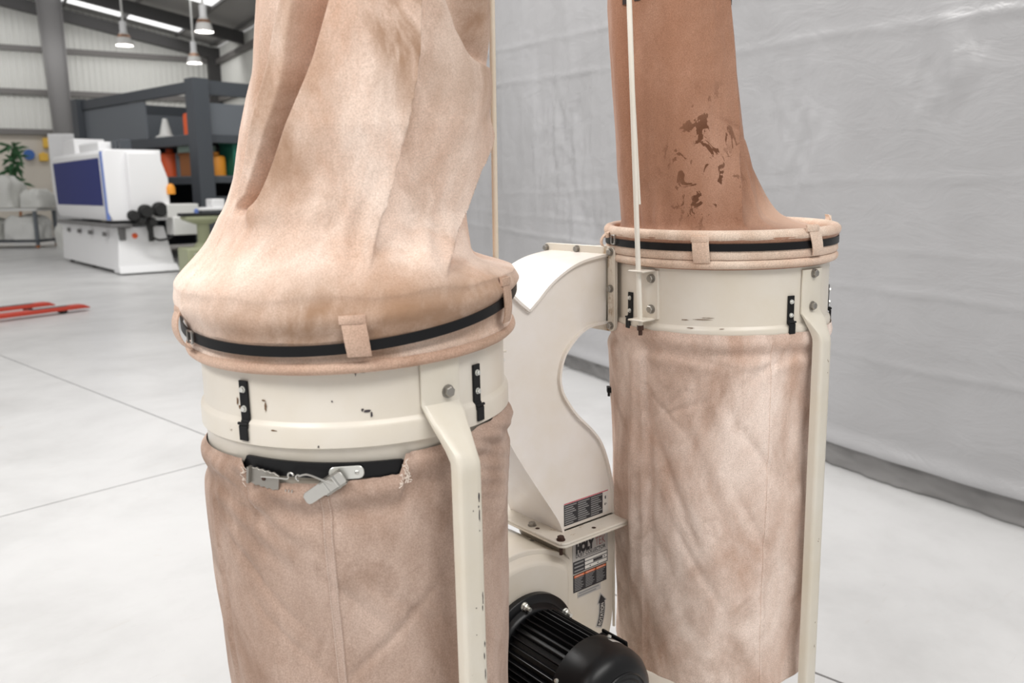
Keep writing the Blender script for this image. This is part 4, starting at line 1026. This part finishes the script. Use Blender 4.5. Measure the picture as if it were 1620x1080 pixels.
b = MB(); b.add([(-.0905,.45,2.13), (-.068,.45,1.26), (-.068,4.2,1.26), (-.0905,4.2,2.13), (-.06,.45,2.13), (-.04,.45,1.26), (-.04,4.2,1.26), (-.06,4.2,2.13)], [(0,1,2,3), (7,6,5,4), (0,4,5,1), (1,5,6,2), (2,6,7,3), (3,7,4,0)]); b.build('window_panel', M['blue_glass'], EM)
b = MB(); b.add([(-.095,.18,2.24), (-.07,.18,1.00), (-.07,.30,1.00), (-.095,.30,2.24), (-.05,.18,2.24), (-.03,.18,1.0), (-.03,.30,1.0), (-.05,.30,2.24)], [(0,1,2,3), (7,6,5,4), (0,4,5,1), (1,5,6,2), (2,6,7,3), (3,7,4,0)]); b.build('blue_edge_trim', M['blue_trim'], EM)
for y in (.8, 1.9, 2.8, 3.7): eb('latch_plate', -.012+.0, .03, y, y+.16, .68, .76, mat='grey_steel', bevel=.004)
b = MB(); b.prism([(.30,.98), (.95,.98), (1.0,1.30), (1.0,1.75), (.85,2.22), (.30,2.22)], -.02, .15); b.build('end_cover', M['white'], EM, bevel=.02)
eb('outfeed_arm', .86, 1.45, -.25, .25, 1.02, 1.28, mat='offwhite'); eb('outfeed_tray', 1.0, 1.95, -.2, .3, 1.14, 1.20, mat='white'); eb('outfeed_drop', .95, 1.52, -.28, .18, .70, 1.04, mat='offwhite'); eb('outfeed_cap', 1.75, 2.0, -.15, .2, 1.16, 1.36, mat='white')
b = MB(); b.lathe([(.0001,1.66), (.05,1.64), (.08,1.58), (.08,1.46), (.0001,1.46)], 16, Matrix.Translation((1.03,-.02,0))); b.build('warning_lamp', M['orange'], EM, smooth=True)
for x, z, r, l in ((.30,1.08,.10,.20), (.52,1.15,.13,.22), (.78,1.18,.14,.24), (.62,.95,.09,.18), (.42,.98,.07,.2)):
    b = MB(); b.lathe([(.0001,0), (r*.7,0), (r,.03), (r,l*.5), (r*.8,l*.55), (r*.8,l), (.0001,l)], 20, frame((x,-.0,z), (0,-1,0))); b.build('edge_motor', M['rubber'], EM, smooth=True, angle=40)
b = MB(); b.tube(spline([(.5,-.12,1.0), (.55,-.14,.75), (.70,-.14,.62), (.95,-.14,.68), (1.02,-.14,.95), (.95,-.12,1.15)], 8), .022, 8); b.build('hose', M['rubber'], EM, smooth=True)
b = MB(); b.tube([(.58,-.10,1.0), (.58,-.10,.60)], .05, 12); b.build('filter_bowl', M['rubber'], EM, smooth=True, angle=40)
eb('control_recess', .08, .2, .12, .22, .62, .88, mat='grey_steel'); b = MB(); b.lathe([(.0001,.06), (.05,.05), (.05,0)], 14, frame((.36,.19,.70), (0,-1,0))); b.build('stop_button', M['orange_red'], EM, smooth=True)
eb('extraction_box', .15, .75, 3.2, 4.3, 2.29, 2.62, mat='white'); eb('extraction_box', .10, .70, 1.1, 2.6, 2.29, 2.46, mat='white')
for y in (.35, .6, .85): eb('dust_port', .3, .5, y, y+.16, 2.29, 2.48, mat='rack')
# ---- tall storage rack
RX, RY = 9.12, 16.77
RK = empty('storage_rack', (RX, RY, 0)); tag(RK, 'tall slate grey steel storage rack behind the white machine', 'rack')
def rk(name, *a, mat='rack', bevel=0): return box(name, *a, M[mat], RK, bevel)
rl, rw = 5.7, 3.4
for x, y in ((0,0), (0,rl), (rw,0), (rw,rl)):
    w_ = .17
    rk('post', x-w_, x+w_, y-w_, y+w_, 0, 3.76)
for y in (0, rl):
    rk('beam', .17, rw-.17, y-.06, y+.06, 3.46, 3.74); rk('beam', .17, rw-.17, y-.06, y+.06, 2.50, 2.66); rk('beam', .17, rw-.17, y-.06, y+.06, 1.68, 1.80); rk('beam', .17, rw-.17, y-.06, y+.06, 1.22, 1.40); rk('beam', .17, rw-.17, y-.06, y+.06, .3, .42)
for x in (0, rw):
    rk('beam', x-.06, x+.06, .17, rl-.17, 3.50, 3.72); rk('beam', x-.06, x+.06, .17, rl-.17, 2.46, 2.66); rk('beam', x-.06, x+.06, .17, rl-.17, 1.66, 1.80); rk('beam', x-.06, x+.06, .17, rl-.17, .9, 1.06)
rk('shelf', .07, rw-.07, .07, rl-.07, 2.66, 2.69, mat='rack_lt'); rk('shelf', .07, rw-.07, .07, rl-.07, 1.80, 1.83, mat='rack_lt'); rk('shelf', .07, rw-.07, .07, rl-.07, 1.06, 1.09, mat='rack_lt')
rk('back_panel', rw-.2, rw-.17, .2, rl-.2, 2.70, 3.48, mat='rack_lt'); rk('back_panel', .2, rw-.2, rl-.2, rl-.17, 2.70, 3.48, mat='rack_lt'); rk('front_panel', .2, rw-.3, -.02, .02, 2.66, 3.30, mat='rack_lt'); rk('back_panel', .25, rw-.25, rl-.24, rl-.21, .1, 2.5, mat='rack'); rk('back_panel', rw-.24, rw-.21, .25, rl-.25, .1, 2.5, mat='rack')
rk('side_panel', -.02, .02, 2.3, rl-.2, 2.67, 3.48, mat='rack_lt')
# goods on the rack
def goods(name, label, cat, x, y, z, build, group=None):
    o = build(name); o.location = (RX+x, RY+y, z); tag(o, label, cat, group); return o
def crate(w, d, h, mat, lip=True):
    def f(nm):
        b = MB(); t = .02; b.box(-w/2, w/2, -d/2, d/2, 0, t); 
        for (x0, x1, y0, y1) in ((-w/2,-w/2+t,-d/2,d/2), (w/2-t,w/2,-d/2,d/2), (-w/2+t,w/2-t,-d/2,-d/2+t), (-w/2+t,w/2-t,d/2-t,d/2)): b.box(x0, x1, y0, y1, t, h)
        if lip:
            for (x0, x1, y0, y1) in ((-w/2-.02,w/2+.02,-d/2-.03,-d/2), (-w/2-.02,w/2+.02,d/2,d/2+.03)): b.box(x0, x1, y0, y1, h-.05, h)
        return b.build(nm, mat, None, bevel=.006)
    return f
def canister(r, h, mat):
    def f(nm):
        b = MB(); b.lathe([(.0001,0), (r,0), (r,h*.75), (r*.9,h*.83), (r*.35,h*.88), (r*.35,h), (.0001,h)], 20); return b.build(nm, mat, None, smooth=True, angle=40)
    return f
goods('plastic_canister', 'orange canister on the top rack shelf beside white canisters', 'canister', .35, 1.05, 2.69, canister(.13,.55,M['orange_red']))
for k, (y, h) in enumerate(((.82,.5), (.64,.56), (.45,.46))): goods('white_canister', ['white canister just right of the orange one on the rack', 'tallest white canister on the top rack shelf', 'white canister nearest the rack corner post'][k], 'canister', .35, y, 2.69, canister(.08,h,M['offwhite']), 'white canisters on the rack')
goods('light_cone', 'small pale cone standing on the top rack shelf', 'cone', .3, 2.05, 2.69, lambda nm: (lambda b: (b.lathe([(.0001,0), (.22,0), (.22,.03), (.14,.06), (.05,.42), (.0001,.42)], 20), b.build(nm, M['offwhite'], None, smooth=True, angle=40))[1])(MB()))
goods('cardboard_box', 'brown box with pale lid on the middle rack shelf', 'box', .45, 1.02, 1.83, crate(.5,.6,.50,M['brown_box']))
goods('box_lid', 'pale green lid lying on the brown box', 'lid', .45, 1.02, 2.335, crate(.54,.66,.14,plain('pale_green', (.50,.66,.58), .6), False))
goods('plastic_canister', 'bright red canister on the middle rack shelf left of the brown box', 'canister', .35, 2.05, 1.83, canister(.22,.62,M['orange_red']))
goods('gas_cylinder', 'slim grey cylinder beside the red canister on the rack', 'cylinder', .35, 1.58, 1.83, canister(.10,.62,M['rack_lt']))
goods('plastic_canister', 'yellow-orange canister by the rack corner post', 'canister', .55, .42, 1.83, canister(.20,.50,M['orange']))
goods('storage_crate', 'dark green crate on the rack beside the canvas bag', 'crate', 1.15, .35, 1.83, crate(.75,.55,.72,M['green']))
# ---- olive machine partly hidden behind the near bag
OM = empty('bench_machine', (7.95, 14.75, 0), (0,0,rad(-10))); tag(OM, 'olive green pedestal machine with round table, beside the near bag', 'machine')
b = MB(); b.box(-.40, .45, -.30, .30, .0, .50); b.build('pedestal', M['olive'], OM, bevel=.03)
for k in range(4): box('louvre', -.28, -.10, -.312, -.298, .20+k*.06, .225+k*.06, M['offwhite'], OM)
b = MB(); b.lathe([(.0001,.50), (.20,.50), (.16,.56), (.11,.60), (.11,.92), (.0001,.92)], 24); b.build('pillar', M['olive'], OM, smooth=True, angle=40)
b = MB(); b.lathe([(.0001,.92), (.15,.92), (.36,1.0), (.38,1.02), (.38,1.06), (.0001,1.06)], 40); b.build('round_table', M['olive'], OM, smooth=True, angle=40)
b = MB(); b.box(-.40, .30, -.16, .16, 1.065, 1.12); b.build('dark_plate', M['rubber'], OM, bevel=.01)
b = MB(); b.lathe([(.0001,1.20), (.04,1.18), (.04,1.12), (.0001,1.12)], 12, Matrix.Translation((-.1,0,0))); b.build('blue_knob', M['blue_trim'], OM, smooth=True)
# ---- pallet truck, only its forks reach into the picture
PT = empty('pallet_truck', (3.05, 11.55, 0), (0,0,rad(9))); tag(PT, 'red pallet truck whose two forks lie low on the floor at left', 'pallet truck')
for s, x1 in ((.32, 1.32), (-.32, 1.42)):
    b = MB(); b.add([(-.5,s-.08,.09), (x1-.1,s-.08,.09), (x1,s-.04,.05), (x1,s+.04,.05), (x1-.1,s+.08,.09), (-.5,s+.08,.09), (-.5,s-.08,.04), (x1-.1,s-.08,.04), (x1,s-.04,.03), (x1,s+.04,.03), (x1-.1,s+.08,.04), (-.5,s+.08,.04)], [(0,1,4,5), (1,2,3,4), (6,11,10,7), (7,10,9,8), (0,6,7,1), (1,7,8,2), (2,8,9,3), (3,9,10,4), (4,10,11,5), (5,11,6,0)]); b.build('fork', M['red'], PT, bevel=.01)
    b = MB(); b.tube([(x1-.35,s-.06,.04), (x1-.35,s+.06,.04)], .039, 14); b.build('fork_roller', M['rubber'], PT)
    box('fork_recess', x1-.75, x1-.28, s-.05, s+.05, .088, .0925, M['dark_steel'], PT)
b = MB(); b.box(-.75, -.45, -.4, .4, .08, .40); b.build('hydraulic_body', M['red'], PT, bevel=.03)
b = MB(); b.tube([(-.62,-.1,.08), (-.62,.1,.08)], .08, 16); b.build('steer_wheel', M['rubber'], PT)
b = MB(); b.tube([(-.65,0,.38), (-.95,0,1.2)], .025, 10); b.tube([(-.95,-.15,1.2), (-.95,.15,1.2)], .02, 8); b.build('tiller', M['red'], PT)
# ---- plastic-covered goods on trestles at the far left
def draped(name, label, loc, rot, w, d, h, seed, mat=M['plastic_wrap'], cat='covered goods', group=None):
    rows = []; n = 72
    for j, t in enumerate([0, .12, .25, .4, .55, .7, .82, .9, .96, 1.0]):
        row = []
        for k in range(n):
            a = 2*PI*k/n; c, s = math.cos(a), math.sin(a); q = 1/max(abs(c)**6+abs(s)**6, 1e-6)**(1/6)
            sc = 1.06-.06*t-.10*smooth01((t-.75)/.25)*2; f = fbm(c*1.7+seed, s*1.7, t*2.2, 4)*.16*(1-.2*t)+.03*math.sin(a*9+seed)*(1-t)
            row.append((w/2*c*q*(sc+f), d/2*s*q*(sc+f), h*t+(.10*fbm(c+seed, s, 9, 3) if t > .5 else 0)))
        rows.append(row)
    for sc in (.7, .35, .02): rows.append([(p[0]*sc, p[1]*sc, h+.06*(1-sc)+.08*fbm(p[0]*sc*2+seed, p[1]*sc*2, 3, 3)) for p in rows[9]])
    b = MB(); b.grid(rows); o = b.build(name, mat, None, smooth=True, angle=60); o.location = loc; o.rotation_euler = (0,0,rot); return tag(o, label, cat, group)
TB_ = empty('trestle_table', (8.75, 26.75, 0), (0,0,rad(-48))); tag(TB_, 'low trolley table under the white plastic sheets at far left', 'table')
box('table_top', -1.5, .95, -.6, .6, 1.02, 1.10, M['offwhite'], TB_, .01); box('lower_shelf', -1.5, .95, -.55, .55, .16, .22, M['rack'], TB_)
for x in (-1.4, .85):
    for y in (-.5, .5): box('table_leg', x-.04, x+.04, y-.04, y+.04, .08, 1.02, M['rack_lt'], TB_); b = MB(); b.tube([(x,y-.03,.05), (x,y+.03,.05)], .05, 12); b.build('castor', M['brown_box'], TB_)
TV = Vector((math.cos(rad(-48)), math.sin(rad(-48)), 0)); TN = Vector((-TV.y, TV.x, 0)); TO = Vector((8.75, 26.75, 0))
def on_table(x, y, z): p = TO+TV*x+TN*y; return (p.x, p.y, z)
draped('covered_stack', 'tall lumpy white plastic sheet over goods on the trolley table', on_table(-.55,0,1.12), rad(-48), 1.5, 1.0, .85, 2.2)
draped('covered_stack', 'lower white sheeted heap at the right end of the trolley table', on_table(.72,-.05,1.12), rad(-48), .62, .8, .45, 7.2)
draped('covered_bundle', 'grey-white plastic bundle on the lower shelf of the trolley table', on_table(.35,0,.235), rad(-48), .95, .9, .62, 5.1, M['offwhite']); draped('covered_bundle', 'pale bundle at the left end of the trolley shelf', on_table(-.75,0,.235), rad(-48), .95, .9, .55, 8.3)
draped('plastic_sack', 'white sack leaning between trolley table and white machine', (9.45,24.9,0), 0, .55, .5, .62, 4.4)
# ---- cabinet, plant and wall bits behind
WC = empty('tall_cabinet', (10.33, 26.65, 0), (0,0,rad(-40))); tag(WC, 'tall white cabinet showing above the left end of the white machine', 'cabinet')
box('cabinet_body', -.42, .42, -.3, .3, .08, 3.18, M['white'], WC, .02); box('cabinet_door', -.40, -.01, -.325, -.302, .12, 3.13, M['white'], WC, .008); box('cabinet_door', .01, .40, -.325, -.302, .12, 3.13, M['white'], WC, .008); box('plinth', -.4, .4, -.28, .28, 0, .08, M['rack'], WC)
for x in (-.06, .06): box('door_handle', x-.012, x+.012, -.35, -.326, 1.3, 1.5, M['rack'], WC)
TP = empty('potted_tree', (9.96, 30.0, 0)); tag(TP, 'green leafy plant in a white pot before the pale far wall', 'plant')
b = MB(); b.lathe([(.0001,0), (.22,0), (.32,.5), (.33,.55), (.29,.55), (.28,.48), (.0001,.46)], 24); b.build('pot', M['pot'], TP, smooth=True, angle=40)
b = MB(); b.tube(spline([(0,0,.46), (.05,.02,1.2), (-.03,.05,1.9), (.03,0,2.7)], 6), [.045-.0015*k for k in range(19)], 8); b.build('stem', M['brown_box'], TP)
rn = random.Random(11)
b = MB(); b.add([(0,0,0), (.10,.07,.04), (.30,.05,.02), (.45,0,-.08), (.30,-.05,.02), (.10,-.07,.04)], [(0,1,2,3), (0,3,4,5)]); lf0 = b.build('leaf', M['leaf'], TP)
lm = lf0.modifiers.new('solid', 'SOLIDIFY'); lm.thickness = .006
for k in range(60):
    z = rn.uniform(1.5, 3.0); mt = Matrix.Translation((rn.uniform(-.05,.05), rn.uniform(-.05,.05), z)) @ Matrix.Rotation(rn.uniform(0,2*PI), 4, 'Z') @ Matrix.Rotation(rn.uniform(-.9,.9), 4, 'Y') @ Matrix.Scale(rn.uniform(.7,1.25), 4)
    if k == 0: lf0.matrix_local = mt
    else: inst(lf0, TP, mt).modifiers.new('solid', 'SOLIDIFY').thickness = .006
def wallbit(name, label, cat, s, z, bld):
    p = WM @ Vector((s, -.03, z)); o = bld(name); o.location = p; o.rotation_euler = (0,0,WA); return tag(o, label, cat)
wallbit('hose_reel', 'round blue reel mounted on the pale far wall', 'reel', -1.15, 2.80, lambda nm: (lambda b: (b.lathe([(.0001,0), (.17,0), (.17,.05), (.10,.06), (.10,.16), (.17,.17), (.17,.21), (.0001,.21)], 24, Matrix.Rotation(PI/2, 4, 'X')), b.build(nm, M['blue'], None, smooth=True, angle=40))[1])(MB()))
wallbit('yellow_case', 'small yellow case hanging on the far wall beside the cabinet', 'case', -.72, 2.72, lambda nm: (lambda b: (b.box(-.14,.14,-.16,0,-.13,.13), b.box(-.05,.05,-.10,-.04,.13,.17), b.build(nm, M['yellow'], None, bevel=.03))[2])(MB()))
wallbit('yellow_case', 'pale yellow case high on the far wall left of the column', 'case', -.50, 3.2, lambda nm: (lambda b: (b.box(-.2,.2,-.16,0,-.17,.17), b.box(-.06,.06,-.10,-.04,.17,.22), b.build(nm, M['yellow'], None, bevel=.03))[2])(MB()))
# ---- high-bay lamps
def lamp(loc, label):
    L = empty('high_bay_lamp', loc); tag(L, label, 'lamp', 'high-bay lamps under the roof')
    x = (Vector(loc)-WP).dot(WV); top = slope(x)+.21-loc[2]
    b = MB(); b.tube([(0,0,.62), (0,0,top)], .03, 8); b.build('drop_rod', M['offwhite'], L)
    b = MB(); b.lathe([(.0001,.62), (.09,.62), (.09,.34), (.12,.32), (.0001,.31)], 20); b.build('ballast_housing', M['white'], L, smooth=True, angle=40)
    b = MB(); b.lathe([(.10,.32), (.13,.27), (.18,.16), (.22,.0), (.215,.0), (.175,.155), (.125,.265), (.095,.315)], 28); b.build('shade', M['glass_shade'], L, smooth=True, angle=40)
    b = MB(); b.lathe([(.132,.272), (.165,.205), (.170,.205), (.137,.275)], 28); b.build('copper_collar', M['copper'], L, smooth=True, angle=40)
    b = MB(); b.lathe([(.0001,.02), (.05,.035), (.07,.09), (.05,.16), (.0001,.22)], 16); b.build('bulb', M['bulb'], L, smooth=True)
    pl = bpy.data.lights.new('lamp_light', 'POINT'); pl.energy = 22; pl.shadow_soft_size = .15; pl.color = (1,.96,.9); po = bpy.data.objects.new('lamp_light', pl); COL.objects.link(po); po.parent = L; po.location = (0,0,-.06)
lamp((11.01, 23.93, 5.42), 'white high-bay lamp hanging below the daylight strip, left of the other two')
lamp((11.24, 20.10, 5.33), 'largest high-bay lamp, hanging nearest the canvas bag at the top')
lamp((13.83, 25.44, 5.38), 'smallest high-bay lamp, lowest of the three in front of the corner')
